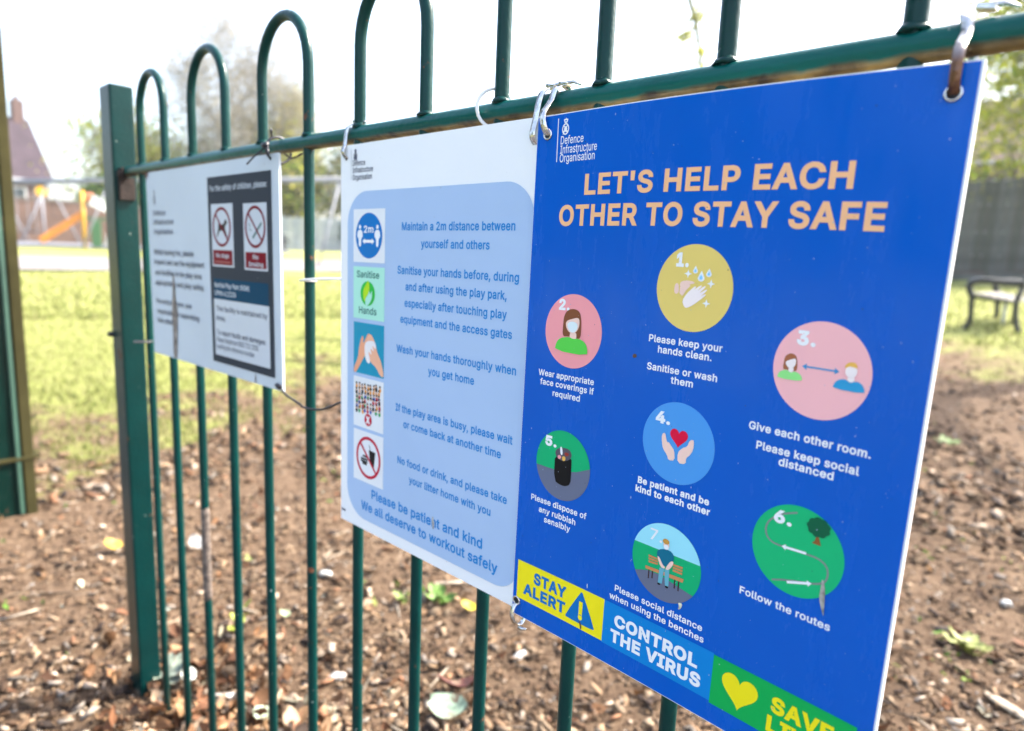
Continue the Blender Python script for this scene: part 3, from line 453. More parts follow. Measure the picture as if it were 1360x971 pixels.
# rusty bracket joining rail and post
bm = bmesh.new(); box(bm, (.010, -.010, RAILZ-.004), (.022, .004, .020), bev=.001); box(bm, (.004, 0, RAILZ-.030), (.008, .026, .040), bev=.001)
obj('bracket', from_bm(bm), rustm, fence)
bm = bmesh.new(); bmesh.ops.create_cone(bm, cap_ends=True, segments=6, radius1=.006, radius2=.006, depth=.006)
bmesh.ops.transform(bm, matrix=Matrix.Translation((.014, -.014, RAILZ-.006)) @ Matrix.Rotation(R(90), 4, 'X'), verts=bm.verts[:]); obj('bolt', from_bm(bm), rustm, fence)
bm = bmesh.new(); bmesh.ops.create_cone(bm, cap_ends=True, segments=12, radius1=.006, radius2=.004, depth=.010)
bmesh.ops.transform(bm, matrix=Matrix.Translation((-.052, -.024, CAMZ-.18)) @ Matrix.Rotation(R(90), 4, 'X'), verts=bm.verts[:]); obj('bolt', from_bm(bm), make_mat('black_bolt', (.01, .01, .01), .5), fence)

# gate beyond the opening, cut by the left edge of the view
gp = empty('gate_post', (-2.665, .47, 0), R(3)); tag(gp, 'tall square green gate post with an olive weathered side, at the left edge', 'gate post')
olive = make_mat('weathered_olive_paint', (.035, .031, .011), .8, var=.3, vscale=9, bump=.4, spec=.1)
pale_green = make_mat('pale_green_paint', (.035, .085, .06), .45, var=.25, vscale=9)
bm = bmesh.new(); box(bm, (-.01, -.055, .76), (.10, .12, 1.56), bev=.005); obj('shaft', from_bm(bm), paint_mat('dark_gate_paint', (.0006, .013, .010), amount=.62, scale=9), gp)
bm = bmesh.new(); box(bm, (.040, .006, .77), (.022, .032, 1.56), bev=.004); obj('olive_strip', from_bm(bm), olive, gp)
bm = bmesh.new(); box(bm, (.045, -.022, .62), (.012, .012, 1.22), bev=.003); obj('edge_trim', from_bm(bm), pale_green, gp)
bm = bmesh.new(); box(bm, (-.006, -.04, .20), (.12, .16, .012), bev=.003); obj('hinge_band', from_bm(bm), olive, gp)
gate = empty('metal_gate', (-2.72, .36, 0), R(4)); tag(gate, 'green tubular gate leaf swung open beside the olive-sided post', 'gate')
bm = bmesh.new(); W_, H_, rr = .9, .98, .06
loop = []
for cxx, czz, a0 in ((-rr, .12+rr, -90), (-rr, .12+H_-rr, 0), (-W_+rr, .12+H_-rr, 90), (-W_+rr, .12+rr, 180)):
    for k in range(7):
        a = R(a0+15*k); loop.append((cxx+rr*math.cos(a), 0, czz+rr*math.sin(a)))
tube(bm, loop, .014, 10, closed=True); obj('frame', from_bm(bm, True), pale_green, gate)
bm = bmesh.new(); tube(bm, [(-.1, 0, .14), (-.1, 0, 1.08)], .006, 10); gbar = from_bm(bm, True)
for k in range(8):
    o = obj('bar', gbar, green_bar, gate); o.location = (-.1*k, 0, 0)
# ------------------------------------------------------------------ printed signs
inks = {}
def ink(name, col, rough=.32, spec=.18):
    if name not in inks: inks[name] = make_mat('print_'+name, col, rough, var=.03, vscale=7, bump=.05, bscale=14, spec=spec)
    return inks[name]
_gc = {}
def glyph(ch, wt):
    """one letter, its rings pushed outwards by wt em and cut into triangles"""
    if (ch, wt) not in _gc:
        rings = []
        for q in GLYPHS[ch][1]:
            P = [Vector((q[i]/1000, q[i+1]/1000)) for i in range(0, len(q), 2)]; n = len(P); out = []
            for i in range(n):
                a, b = (P[i]-P[i-1]).normalized(), (P[(i+1) % n]-P[i]).normalized()
                na, nb = Vector((a.y, -a.x)), Vector((b.y, -b.x)); m_ = na+nb
                k = wt/max(.35, 1+na.dot(nb)) if m_.length > 1e-4 else 0
                out.append(P[i]+SIGN_*m_*k)
            rings.append([p.to_3d() for p in out])
        if not rings: _gc[ch, wt] = ([], []); return _gc[ch, wt]
        V = [Vector((p.x, p.y)) for r_ in rings for p in r_]; E = []; k = 0
        for r_ in rings: E += [(k+i, k+(i+1) % len(r_)) for i in range(len(r_))]; k += len(r_)
        v, _, f, *_r = delaunay_2d_cdt(V, E, [], 0, 1e-6)
        def inside(x, y):
            c = False
            for r_ in rings:
                for i in range(len(r_)):
                    a, b = r_[i-1], r_[i]
                    if (a.y <= y) != (b.y <= y) and a.x+(y-a.y)/(b.y-a.y)*(b.x-a.x) > x: c = not c
            return c
        tr = [tuple(t) for t in f if inside(sum(v[i].x for i in t)/3, sum(v[i].y for i in t)/3)]
        _gc[ch, wt] = ([(p.x, p.y) for p in v], tr)
    return _gc[ch, wt]
q_ = GLYPHS['I'][1][0]; SIGN_ = 1 if sum(q_[i-2]*q_[i+1]-q_[i]*q_[i-1] for i in range(2, len(q_), 2))+q_[-2]*q_[1]-q_[0]*q_[-1] > 0 else -1
class Sign:
    """flat board hung on the fence; print coordinates are millimetres from its top left corner"""
    def __init__(s, name, label, q, Y0, thick):
        x, z, a, r, t, w, h, c = q
        u = Vector((math.cos(a), math.sin(a), 0)); v = Vector((0, 0, 1)); n = u.cross(v)
        v2 = math.cos(t)*v+math.sin(t)*n
        s.u = math.cos(r)*u+math.sin(r)*v2; s.v = -math.sin(r)*u+math.cos(r)*v2; s.n = s.u.cross(s.v)
        s.w, s.h, s.c = w*1000, h*1000, c*1000; s.t = thick
        o = Vector((x, Y0, z+CAMZ)); base = o+s.u*w/2-s.v*h
        M = Matrix.Identity(4)
        for i in range(3): M[i][0], M[i][1], M[i][2], M[i][3] = s.u[i], s.v[i], s.n[i], base[i]
        s.root = empty(name, mat=M); tag(s.root, label, 'sign'); s.M = M
    def loc(s, U, V, d=0):          # mm -> local metres (x right, y up, z out of the face)
        f = min(1.03, max(-.03, U/s.w))
        return Vector(((U-s.w/2)/1000, (s.h-V+4*s.c*f*(1-f))/1000, d/1000))
    def world(s, U, V, d=0): return s.M @ s.loc(U, V, d)
    def board(s, mat):
        C = 24; bm = bmesh.new(); g = [[[bm.verts.new(s.loc(s.w*i/C, Vv, d)) for i in range(C+1)] for Vv in (0, s.h)] for d in (0, -s.t)]
        for i in range(C):
            F, B = g
            bm.faces.new((F[0][i], F[1][i], F[1][i+1], F[0][i+1])); bm.faces.new((B[0][i], B[0][i+1], B[1][i+1], B[1][i]))
            bm.faces.new((F[0][i], F[0][i+1], B[0][i+1], B[0][i])); bm.faces.new((F[1][i], B[1][i], B[1][i+1], F[1][i+1]))
        for k in (0, C): bm.faces.new((g[0][0][k], g[0][1][k], g[1][1][k], g[1][0][k]))
        return obj('board', from_bm(bm), mat, s.root)
    def put(s, name, me, mat, parent=None):
        return obj(name, me, mat, parent or s.root)
    def sheet(s, name, U0, V0, U1, V1, mat, lay, parent=None):
        C = max(1, int((U1-U0)/10)); bm = bmesh.new()
        a = [bm.verts.new(s.loc(U0+(U1-U0)*i/C, V0, lay)) for i in range(C+1)]; b = [bm.verts.new(s.loc(U0+(U1-U0)*i/C, V1, lay)) for i in range(C+1)]
        for i in range(C): bm.faces.new((a[i], b[i], b[i+1], a[i+1]))
        return s.put(name, from_bm(bm), mat, parent)
    def poly(s, name, pts, mat, lay, parent=None, holes=()):
        bm = bmesh.new(); es = []
        for ring in (pts,)+tuple(holes):
            vs = [bm.verts.new(s.loc(p[0], p[1], lay)) for p in ring]
            es += [bm.edges.new((vs[i], vs[(i+1) % len(vs)])) for i in range(len(vs))]
        bmesh.ops.triangle_fill(bm, edges=es, use_beauty=True, use_dissolve=False)
        me = from_bm(bm)
        if len(me.polygons) and me.polygons[0].normal.z < 0: me.flip_normals()
        return s.put(name, me, mat, parent)
    def smooth(s, pts, it=2):
        for _ in range(it):
            q = []
            for i in range(len(pts)):
                a, b = pts[i], pts[(i+1) % len(pts)]
                q += [(a[0]*.75+b[0]*.25, a[1]*.75+b[1]*.25), (a[0]*.25+b[0]*.75, a[1]*.25+b[1]*.75)]
            pts = q
        return pts
    def blob(s, name, pts, mat, lay, parent=None, it=2): return s.poly(name, s.smooth(pts, it), mat, lay, parent)
    def ell(s, name, cx, cyy, rx, ry, mat, lay, parent=None, n=48, hole=0, rot=0):
        f = lambda k, q: (cx+rx*k*math.cos(q)*math.cos(rot)-ry*k*math.sin(q)*math.sin(rot), cyy+rx*k*math.cos(q)*math.sin(rot)+ry*k*math.sin(q)*math.cos(rot))
        pts = [f(1, 2*math.pi*k/n) for k in range(n)]
        if hole:
            bm = bmesh.new(); A = [bm.verts.new(s.loc(*p, lay)) for p in pts]; B = [bm.verts.new(s.loc(*f(hole, 2*math.pi*k/n), lay)) for k in range(n)]
            for k in range(n): bm.faces.new((A[k], A[(k+1) % n], B[(k+1) % n], B[k]))
            me = from_bm(bm)
            if me.polygons[0].normal.z < 0: me.flip_normals()
            return s.put(name, me, mat, parent)
        return s.poly(name, pts, mat, lay, parent)
    def stroke(s, name, pts, width, mat, lay, parent=None):
        L_, R_ = [], []
        for i, p in enumerate(pts):
            a, b = pts[max(0, i-1)], pts[min(len(pts)-1, i+1)]; dx, dy = b[0]-a[0], b[1]-a[1]; q = math.hypot(dx, dy) or 1
            L_.append((p[0]-dy/q*width/2, p[1]+dx/q*width/2)); R_.append((p[0]+dy/q*width/2, p[1]-dx/q*width/2))
        bm = bmesh.new(); A = [bm.verts.new(s.loc(*p, lay)) for p in L_]; B = [bm.verts.new(s.loc(*p, lay)) for p in R_]
        for i in range(len(pts)-1): bm.faces.new((A[i], A[i+1], B[i+1], B[i]))
        me = from_bm(bm)
        if me.polygons[0].normal.z < 0: me.flip_normals()
        return s.put(name, me, mat, parent)
    def arrow(s, name, a, b, width, head, mat, lay, parent=None, both=False):
        dx, dy = b[0]-a[0], b[1]-a[1]; q = math.hypot(dx, dy); dx /= q; dy /= q; nx, ny = -dy, dx
        def P(t, o): return (a[0]+dx*t+nx*o, a[1]+dy*t+ny*o)
        h = head
        if both: pts = [P(0, 0), P(h, h*.75), P(h, width/2), P(q-h, width/2), P(q-h, h*.75), P(q, 0), P(q-h, -h*.75), P(q-h, -width/2), P(h, -width/2), P(h, -h*.75)]
        else: pts = [P(0, width/2), P(q-h, width/2), P(q-h, h*.75), P(q, 0), P(q-h, -h*.75), P(q-h, -width/2), P(0, -width/2)]
        return s.poly(name, pts, mat, lay, parent)
    def text(s, name, body, U0, U1, base, cap, mat, lay, weight=0.0, parent=None, res=3, track=0):
        cos, tris = [], []; pen = 0.0
        for ch in body:
            gv, gt = glyph(ch, weight); k0 = len(cos)
            cos += [(pen+x, y) for x, y in gv]; tris += [(k0+i, k0+j, k0+k) for i, j, k in gt]
            pen += GLYPHS[ch][0]/1000+track+weight*1.2
        co = np.zeros((len(cos), 3), np.float32); co[:, :2] = cos
        x0, x1 = co[:, 0].min(), co[:, 0].max(); ky = cap/(.5087+2*weight)
        if U1 is None: U1 = U0+(x1-x0)*ky
        for i, c in enumerate(co):
            p = s.loc(U0+(c[0]-x0)*(U1-U0)/(x1-x0), base-(c[1]+weight)*ky, lay); co[i] = p
        me = mesh_np('lettering', co, tris)
        if len(me.polygons) and me.polygons[0].normal.z < 0: me.flip_normals()
        return s.put(name, me, mat, parent)
    def crest(s, cx, top, h, mat, bgm, lay, sx=1.0):
        k = h/12.5
        c = s.ell('crest', cx, top+8.2*k, 3.3*k*sx, 4.2*k, mat, lay, n=28, hole=.76)
        s.ell('crest_centre', cx, top+8.2*k, 1.5*k*sx, 2.2*k, mat, lay, c, 10)
        for a in (-1, 1):
            s.ell('crest_leaf', cx+a*1.5*k*sx, top+10.0*k, .8*k*sx, .9*k, mat, lay+.03, c, 8)
            s.ell('crest_leaf', cx+a*1.3*k*sx, top+6.2*k, .5*k*sx, .6*k, mat, lay+.03, c, 8)
        s.poly('crown', [(cx-2.1*k*sx, top+1.4*k), (cx-1.5*k*sx, top+.9*k), (cx-.5*k*sx, top+1.0*k), (cx, top), (cx+.5*k*sx, top+1.0*k), (cx+1.5*k*sx, top+.9*k), (cx+2.1*k*sx, top+1.4*k), (cx+1.2*k*sx, top+3.8*k), (cx-1.2*k*sx, top+3.8*k)], mat, lay, c)
        s.poly('crown_jewel', [(cx-.9*k*sx, top+1.9*k), (cx+.9*k*sx, top+1.9*k), (cx+.5*k*sx, top+2.9*k), (cx-.5*k*sx, top+2.9*k)], bgm, lay+.05, c)
    def eyelet(s, U, V, mat, dark):
        bm = bmesh.new(); c = s.loc(U, V, .9); n = 20
        ring = [c+Vector((.0036*math.cos(2*math.pi*k/n), .0036*math.sin(2*math.pi*k/n), 0)) for k in range(n)]
        tube(bm, ring, .0008, 8, closed=True); e = s.put('eyelet', from_bm(bm, True), mat)
        s.ell('eyelet_hole', U, V, 2.9, 2.9, dark, .75, e, 18)
        return s.world(U, V, 0)

steel = make_mat('bright_steel', (.62, .6, .58), .22, metal=1, var=.25, vscale=120, bump=.3, bscale=300)
hole_dark = make_mat('hole_shadow', (.012, .012, .014), .8)
white_board = make_mat('white_foam_board', (.86, .88, .91), .35, var=.02, vscale=5)
YB, YW, YS = D-.020, D-.014, .409
LW = .35    # mm between printed layers

# ---- blue sign
B = Sign('sign_board', 'large blue poster reading LET\'S HELP EACH OTHER TO STAY SAFE', (-.36149, .10845, -.02133, -.01474, .00439, .29261, .4226, .00225), YB, 4)
B.board(white_board)
blue_ink = ink('royal_blue', (0, .100, .52), .16, .20)
def wear(mt, lo, hi, sc1):
    """dried rain streaks and handling marks: only the gloss changes"""
    N, L = nodes(mt); tc = N.new('ShaderNodeTexCoord'); mp = N.new('ShaderNodeMapping'); mp.inputs['Scale'].default_value = (1, .25, 1); L.new(tc.outputs['Object'], mp.inputs[0])
    nz = N.new('ShaderNodeTexNoise'); nz.inputs['Scale'].default_value = sc1; nz.inputs['Detail'].default_value = 8; nz.inputs['Roughness'].default_value = .7; L.new(mp.outputs[0], nz.inputs['Vector'])
    mr = N.new('ShaderNodeMapRange'); mr.inputs['From Min'].default_value = .35; mr.inputs['From Max'].default_value = .7; mr.inputs['To Min'].default_value = lo; mr.inputs['To Max'].default_value = hi
    L.new(nz.outputs[0], mr.inputs[0]); L.new(mr.outputs[0], N['Principled BSDF'].inputs['Roughness'])
wear(blue_ink, .10, .42, 30)
white_ink = ink('white', (.85, .86, .88)); peach = ink('peach', (.90, .50, .26)); 
B.sheet('printed_face', .5, .7, B.w-1.3, B.h-.6, blue_ink, .30)
l1, l2, l3, l4, l5 = .55, .75, .9, 1.05, 1.2
B.stroke('logo_rule', [(21.5, 3.6), (22, 35.6)], .7, white_ink, l1)
B.crest(29.1, 3.6, 12.7, white_ink, blue_ink, l1)
B.text('text_line', 'Defence', 25, 47, 22.9, 6.0, white_ink, l1, .006)
B.text('text_line', 'Infrastructure', 25, 60, 29.7, 6.0, white_ink, l1, .006)
B.text('text_line', 'Organisation', 25, 58.5, 36.1, 6.0, white_ink, l1, .006)
B.text('title', "LET'S HELP EACH", 51, 240, 61.4, 15.2, peach, l1, .029)
B.text('title', 'OTHER TO STAY SAFE', 27.9, 258.8, 84.0, 15.7, peach, l1, .029)
for body, a, b, v, cap, wt in (
    ('Please keep your', 117.9, 173.6, 163.8, 5.1, .020), ('hands clean.', 125.9, 166.8, 170.8, 5.1, .020), ('Sanitise or wash', 118.2, 172.1, 183.8, 5.1, .020), ('them', 138.1, 155.2, 190.7, 5.1, .020),
    ('Wear appropriate', 16, 72.7, 203.6, 5.1, .019), ('face coverings if', 18.3, 73.3, 210.9, 5.1, .019), ('required', 32.3, 60.4, 218.7, 5.1, .019),
    ('Please dispose of', 15.8, 74.9, 311.5, 5.2, .019), ('any rubbish', 25.1, 64.4, 319.8, 5.2, .019), ('sensibly', 31.4, 59.6, 327.2, 5.2, .019),
    ('Be patient and be', 118.8, 175.7, 268.4, 5.2, .034), ('kind to each other', 117.4, 177, 275.2, 5.2, .034),
    ('Please social distance', 106.7, 180.4, 359, 5.1, .019), ('when using the benches', 102.3, 182.4, 366.8, 5.1, .019),
    ('Give each other room.', 196.9, 268.8, 209.3, 5.3, .024), ('Please keep social', 203.1, 264.1, 220.8, 5.3, .024), ('distanced', 218.2, 250.9, 227.7, 5.3, .024), ('Follow the routes', 203.4, 260.7, 319.8, 5.1, .020)):
    B.text('text_line', body, a, b, v, cap, white_ink, l1, wt)
RX, RY = 28.0, 29.0
ochre = ink('pale_yellow', (.78, .60, .17)); rose = ink('rose', (.90, .34, .37)); pinky = ink('light_rose', (.93, .48, .50)); skyb = ink('mid_blue', (.07, .31, .74))
emer = ink('emerald', (.004, .42, .16)); slate = ink('slate', (.14, .16, .24)); skin = ink('skin', (.90, .62, .53)); lav = ink('light_sky', (.32, .74, .86))
hairb = ink('brown_hair', (.22, .075, .035)); lime = ink('lime', (.10, .63, .08)); limep = ink('pale_lime', (.30, .78, .25)); redk = ink('crimson', (.70, .005, .05))
black = ink('black', (.006, .006, .008)); yell = ink('blond', (.85, .48, .10)); teal = ink('teal_shirt', (.005, .15, .25)); shirt = ink('blue_shirt', (.03, .32, .60))
jean = ink('jeans', (.14, .42, .52)); wood_i = ink('bench_orange', (.60, .25, .10)); darkb = ink('bench_legs', (.05, .025, .03)); grey_i = ink('path_grey', (.22, .25, .24))
treeg = ink('tree_green', (.004, .11, .05)); trunk_i = ink('trunk_brown', (.27, .10, .03)); face_w = ink('pale_face', (.93, .82, .80)); drop_i = ink('drop_blue', (.25, .62, .93))
banner_y = ink('banner_yellow', (.90, .76, .012)); banner_b = ink('banner_blue', (.001, .22, .62)); banner_g = ink('banner_green', (.003, .40, .08)); text_b = ink('banner_text_blue', (.003, .16, .48))
A = ART
def disc(cx, cyy, mat): return B.ell('pictogram', cx, cyy, RX, RY, mat, l1, n=72)
def disc_part(name, cx, cyy, line, below, mat, lay, par):
    """part of the disc above or below a line of points"""
    pts = []
    L0, L1 = line[0], line[-1]
    a0 = math.atan2((L0[1]-cyy)/RY, (L0[0]-cx)/RX); a1 = math.atan2((L1[1]-cyy)/RY, (L1[0]-cx)/RX)
    if below:
        if a0 < a1: a0 += 2*math.pi
        arc = [a1+(a0-a1)*k/30 for k in range(31)]
    else:
        if a0 > a1: a0 -= 2*math.pi
        if a1 > 0 and a0 > 0: pass
        a0n = a0 if a0 < 0 else a0-2*math.pi
        arc = [a1+(a0n-a1)*k/30 for k in range(31)] if a1 < 1.6 else [a1-2*math.pi+(a0n-a1+2*math.pi)*k/30 for k in range(31)]
    pts = [(cx+RX*math.cos(a), cyy+RY*math.sin(a)) for a in arc]
    return B.poly(name, list(pts)+[tuple(p) for p in line[1:-1]], mat, lay, par)
def drop(name, cx, cyy, w, h, mat, lay, par):
    pts = [(cx, cyy-h*.6)]+[(cx+w/2*math.sin(a), cyy+h*.12-h*.32*math.cos(a)) for a in [R(50+26*k) for k in range(11)]]
    return B.poly(name, pts, mat, lay, par)
def star(cx, cyy, r, par):
    pts = []
    for k in range(8):
        a = R(45*k); q = r if k % 2 == 0 else r*.36; pts.append((cx+q*math.sin(a), cyy-q*math.cos(a)))
    B.poly('sparkle', pts, white_ink, l2, par)
# 1 washing hands
d = disc(148.6, 124.4, ochre)
B.text('numeral', '1.', 134.2, 143.6, 110.8, 9.6, white_ink, l2, .045, d)
B.blob('cuff', A['d1_cuff'], skin, l2, d, 1); B.blob('hand', A['d1_back_hand'], skin, l2, d, 1); B.blob('hand', A['d1_front_hand'], face_w, l3, d, 1)
dp = A['d1_pts']
for (x, y), w, h in zip(dp[:3], (3.6, 5, 4.0), (5, 7, 5.4)):
    drop('water_drop', x, y, w, h, white_ink, l2, d); drop('water_drop', x, y+.3, w*.5, h*.5, drop_i, l3, d)
for x, y in dp[3:]: star(x, y, 2.9, d)
# 2 face covering
d = disc(48.8, 164.6, rose)
B.text('numeral', '2.', 33.6, 44.5, 148.8, 8.8, white_ink, l2, .04, d)
B.blob('hair', A['d2_hair'], hairb, l3, d, 2); B.blob('neck', A['d2_neck'], skin, l3+.08, d, 1); B.blob('face', A['d2_face'], skin, l4, d); B.blob('mask', A['d2_mask'], ink('mask', (.72, .82, .85)), l5, d)
B.blob('shirt', A['d2_shirt'], lime, l4, d, 1)
# 3 keep apart
d = disc(235.7, 165.0, pinky)
B.text('numeral', '3.', 220, 231.2, 151.7, 9, white_ink, l2, .045, d)
B.blob('hair', A['d3_hair'], ink('red_brown_hair', (.38, .13, .06)), l2, d); B.blob('neck', A['d3_neck'], face_w, l3, d, 1); B.blob('face', A['d3_face'], face_w, l4, d); B.blob('shirt', A['d3_shirt'], limep, l3, d, 1)
B.blob('neck', A['d3_mneck'], face_w, l4, d, 1); B.blob('shirt', A['d3_mshirt'], shirt, l3, d, 1); B.blob('face', A['d3_mface'], face_w, l4, d); B.blob('hair', A['d3_mhair'], yell, l5, d, 1)
B.arrow('arrow', *A['d3_arrow'], 1.0, 2.6, ink('arrow_blue', (.06, .28, .55)), l2, d, True)
# 4 heart in hands
d = disc(147.8, 231.7, skyb)
B.text('numeral', '4.', 129.2, 140.8, 220.2, 8.8, white_ink, l2, .045, d)
def heart(name, cx, cyy, w, h, mat, lay, par, rot=0, S_=B):
    pts = []
    for k in range(40):
        t = 2*math.pi*k/40; x = 16*math.sin(t)**3/17; y = -(13*math.cos(t)-5*math.cos(2*t)-2*math.cos(3*t)-math.cos(4*t))/15
        x, y = x*w/2, (y-.12)*h/2; pts.append((cx+x*math.cos(rot)-y*math.sin(rot), cyy+x*math.sin(rot)+y*math.cos(rot)))
    return S_.poly(name, pts, mat, lay, par)
heart('heart', 148.6, 227.9, 14.8, 13.8, redk, l2, d)
B.blob('hand', A['d4_left_hand'], skin, l3, d, 1); B.blob('hand', A['d4_right_hand'], skin, l3, d, 1)
# 5 litter bin
d = disc(47.3, 274.0, slate)
disc_part('grass', 47.3, 274.0, [(19.6, 278.6)]+A['d5_line'][1:-1]+[(75.1, 270)], False, emer, l2, d)
B.text('numeral', '5.', 28, 40.2, 260.6, 8.8, white_ink, l3, .045, d)
B.blob('bin', A['d5_bin'], black, l3, d, 1); B.blob('bin_mouth', A['d5_rim'], ink('bin_rim', (.10, .09, .11)), l4, d, 1)
for nme, mt in (('d5_white', white_ink), ('d5_pink', rose), ('d5_yellow', yell), ('d5_red', ink('dull_red', (.3, .04, .03)))): B.blob('litter', A[nme], mt, l5, d, 1)
# 6 route
d = disc(235.6, 278.1, ink('green_disc', (.008, .46, .17)))
B.stroke('route', B.smooth(A['d6_path'][1:], 1)[:-2], 1.1, grey_i, l2, d)
B.text('numeral', '6.', 219.7, 231, 263.8, 8.6, white_ink, l3, .045, d)
B.arrow('arrow', A['d6_a1'][0], A['d6_a1'][1], 1.6, 2.6, white_ink, l3, d); B.arrow('arrow', A['d6_a2'][0], A['d6_a2'][1], 1.6, 2.6, white_ink, l3, d)
B.poly('tree_trunk', A['d6_trunk'], trunk_i, l3, d)
pts = []
for k in range(60):
    a = 2*math.pi*k/60; q = 1+.13*abs(math.sin(a*4.5)); pts.append((246.8+6.2*q*math.cos(a), 258.4+5.6*q*math.sin(a)))
B.poly('tree_crown', pts, treeg, l4, d)
# 7 bench
d = disc(147.5, 320.7, emer)
disc_part('sky_band', 147.5, 320.7, [(120.8, 312.5), (174.3, 312.6)], False, lav, l2, d)
disc_part('ground_band', 147.5, 320.7, [(123.2, 334.8)]+A['d7_l2'][1:-1]+[(170.9, 336.4)], True, slate, l2, d)
B.text('numeral', '7.', 133.3, 143.5, 306.9, 8.6, white_ink, l3, .012, d)
for nme in ('d7_back1', 'd7_back2'):
    a = A[nme]; 
    for k in range(3):
        f = lambda i, j, t: (a[i][0]+(a[j][0]-a[i][0])*t, a[i][1]+(a[j][1]-a[i][1])*t)
        B.poly('bench_slat', [f(0, 3, k/3+.04), f(1, 2, k/3+.04), f(1, 2, k/3+.27), f(0, 3, k/3+.27)], wood_i, l3, d)
B.poly('bench_seat', A['d7_seat'], wood_i, l3, d)
lg = A['d7_legs']
for i in range(0, 8, 2): B.stroke('bench_leg', [lg[i], lg[i+1]], 1.1, darkb, l3-.05, d)
B.poly('trousers', A['d7_leg1'], jean, l4, d); B.poly('trousers', A['d7_leg2'], jean, l4, d)
for x, y in A['d7_shoes']: B.ell('shoe', x, y, 1.3, .8, black, l5, d, 12)
B.blob('shirt', A['d7_torso'], teal, l4, d, 1); B.blob('arm', A['d7_arm1'], skin, l5, d, 1); B.blob('arm', A['d7_arm2'], skin, l5, d, 1)
B.ell('head', 147.2, 306.9, 2.4, 3.6, skin, l4, d, 20); B.ell('hair', 146.8, 304.4, 2.7, 2.0, ink('fair_hair', (.60, .30, .06)), l5, d, 16); B.ell('mask', 147.4, 308.4, 2.0, 1.8, white_ink, l5, d, 16)
# banner along the bottom
y = B.sheet('banner', 5.0, 370.0, 98.2, 405.3, banner_y, l1)
B.text('banner_text', 'STAY', 24.2, 60.4, 385.9, 10.6, text_b, l2, .040, y); B.text('banner_text', 'ALERT', 12.7, 60, 399.3, 10.4, text_b, l2, .040, y)
tri = B.smooth([(76.1, 372.3), (90.2, 400.6), (60.6, 400.6)], 1); B.poly('warning_triangle', B.smooth([(76.0, 373.0), (77.4, 374.2), (90.6, 398.8), (89.6, 400.6), (61.6, 400.6), (60.6, 398.8), (74.6, 374.2)], 1), text_b, l2, y)
B.text('warning_mark', '!', 73.9, 78.1, 397.4, 16, banner_y, l3, .05, y)
b2 = B.sheet('banner', 98.2, 370.0, 191.0, 406.2, banner_b, l1)
B.text('banner_text', 'CONTROL', 108.8, 179.8, 387.7, 10.3, white_ink, l2, .042, b2); B.text('banner_text', 'THE VIRUS', 106.1, 183.3, 401.3, 10.6, white_ink, l2, .042, b2)
b3 = B.sheet('banner', 191.0, 371.0, 283.2, 407.6, banner_g, l1)
heart('banner_heart', 211.2, 389.5, 27, 25.5, banner_y, l2, b3)
B.text('banner_text', 'SAVE', 232.6, 271.2, 389.9, 11.6, banner_y, l2, .042, b3); B.text('banner_text', 'LIVES', 231.2, 277.5, 404.4, 11.6, banner_y, l2, .042, b3)
# dirt on the print
dirt = make_mat('grey_dropping', (.38, .36, .33), .8, var=.5, vscale=300)
brown_dirt = make_mat('brown_dirt', (.12, .07, .035), .9, var=.4, vscale=300)
B.blob('bird_dropping', A['d6_drop'], dirt, l4, None, 1); B.blob('bird_dropping', A['d7_chip'], make_mat('pale_dropping', (.6, .6, .45), .8, var=.4, vscale=400), l4, None, 1)
B.blob('dirt_spot', [(106, 174.6), (108.4, 174.2), (109.3, 176.2), (107.6, 177.4), (105.4, 176.9)], brown_dirt, l2, None, 1)
B.blob('dirt_spot', [(74.8, 398.8), (76.2, 398.2), (78, 401.4), (78.2, 404.6), (76.8, 405), (76.4, 401.6)], brown_dirt, l3, None, 1)
B.blob('nick', [(80.2, 364), (81, 363.7), (81.2, 367.4), (80.6, 367.6)], white_ink, l2, None, 1)
def specks(S, n, U0, V0, U1, V1, mat, lay, rmin=.12, rmax=.45, seed=1):
    q = random.Random(seed); bm = bmesh.new()
    for _ in range(n):
        cx, c2 = q.uniform(U0, U1), q.uniform(V0, V1); r = rmin+(rmax-rmin)*q.random()**3; st = q.uniform(.6, 2.6) if q.random() < .3 else 1
        vs = [bm.verts.new(S.loc(cx+r*math.cos(a)*q.uniform(.7, 1.3), c2+r*st*math.sin(a)*q.uniform(.7, 1.3), lay)) for a in [2*math.pi*k/6 for k in range(6)]]
        bm.faces.new(vs)
    me = from_bm(bm)
    if me.polygons[0].normal.z < 0: me.flip_normals()
    o = S.put('dust_specks', me, mat); o['kind'] = 'stuff'; return o
specks(B, 300, 4, 3, 286, 418, make_mat('pale_dust', (.35, .42, .6), .9), l5+.1)
specks(B, 110, 4, 3, 286, 418, make_mat('dark_dust', (.02, .03, .07), .9), l5+.15, seed=5)
hB = [B.eyelet(11.6, 14.2, steel, hole_dark), B.eyelet(5.6, 408.8, steel, hole_dark), B.eyelet(281.3, 15.0, steel, hole_dark)]

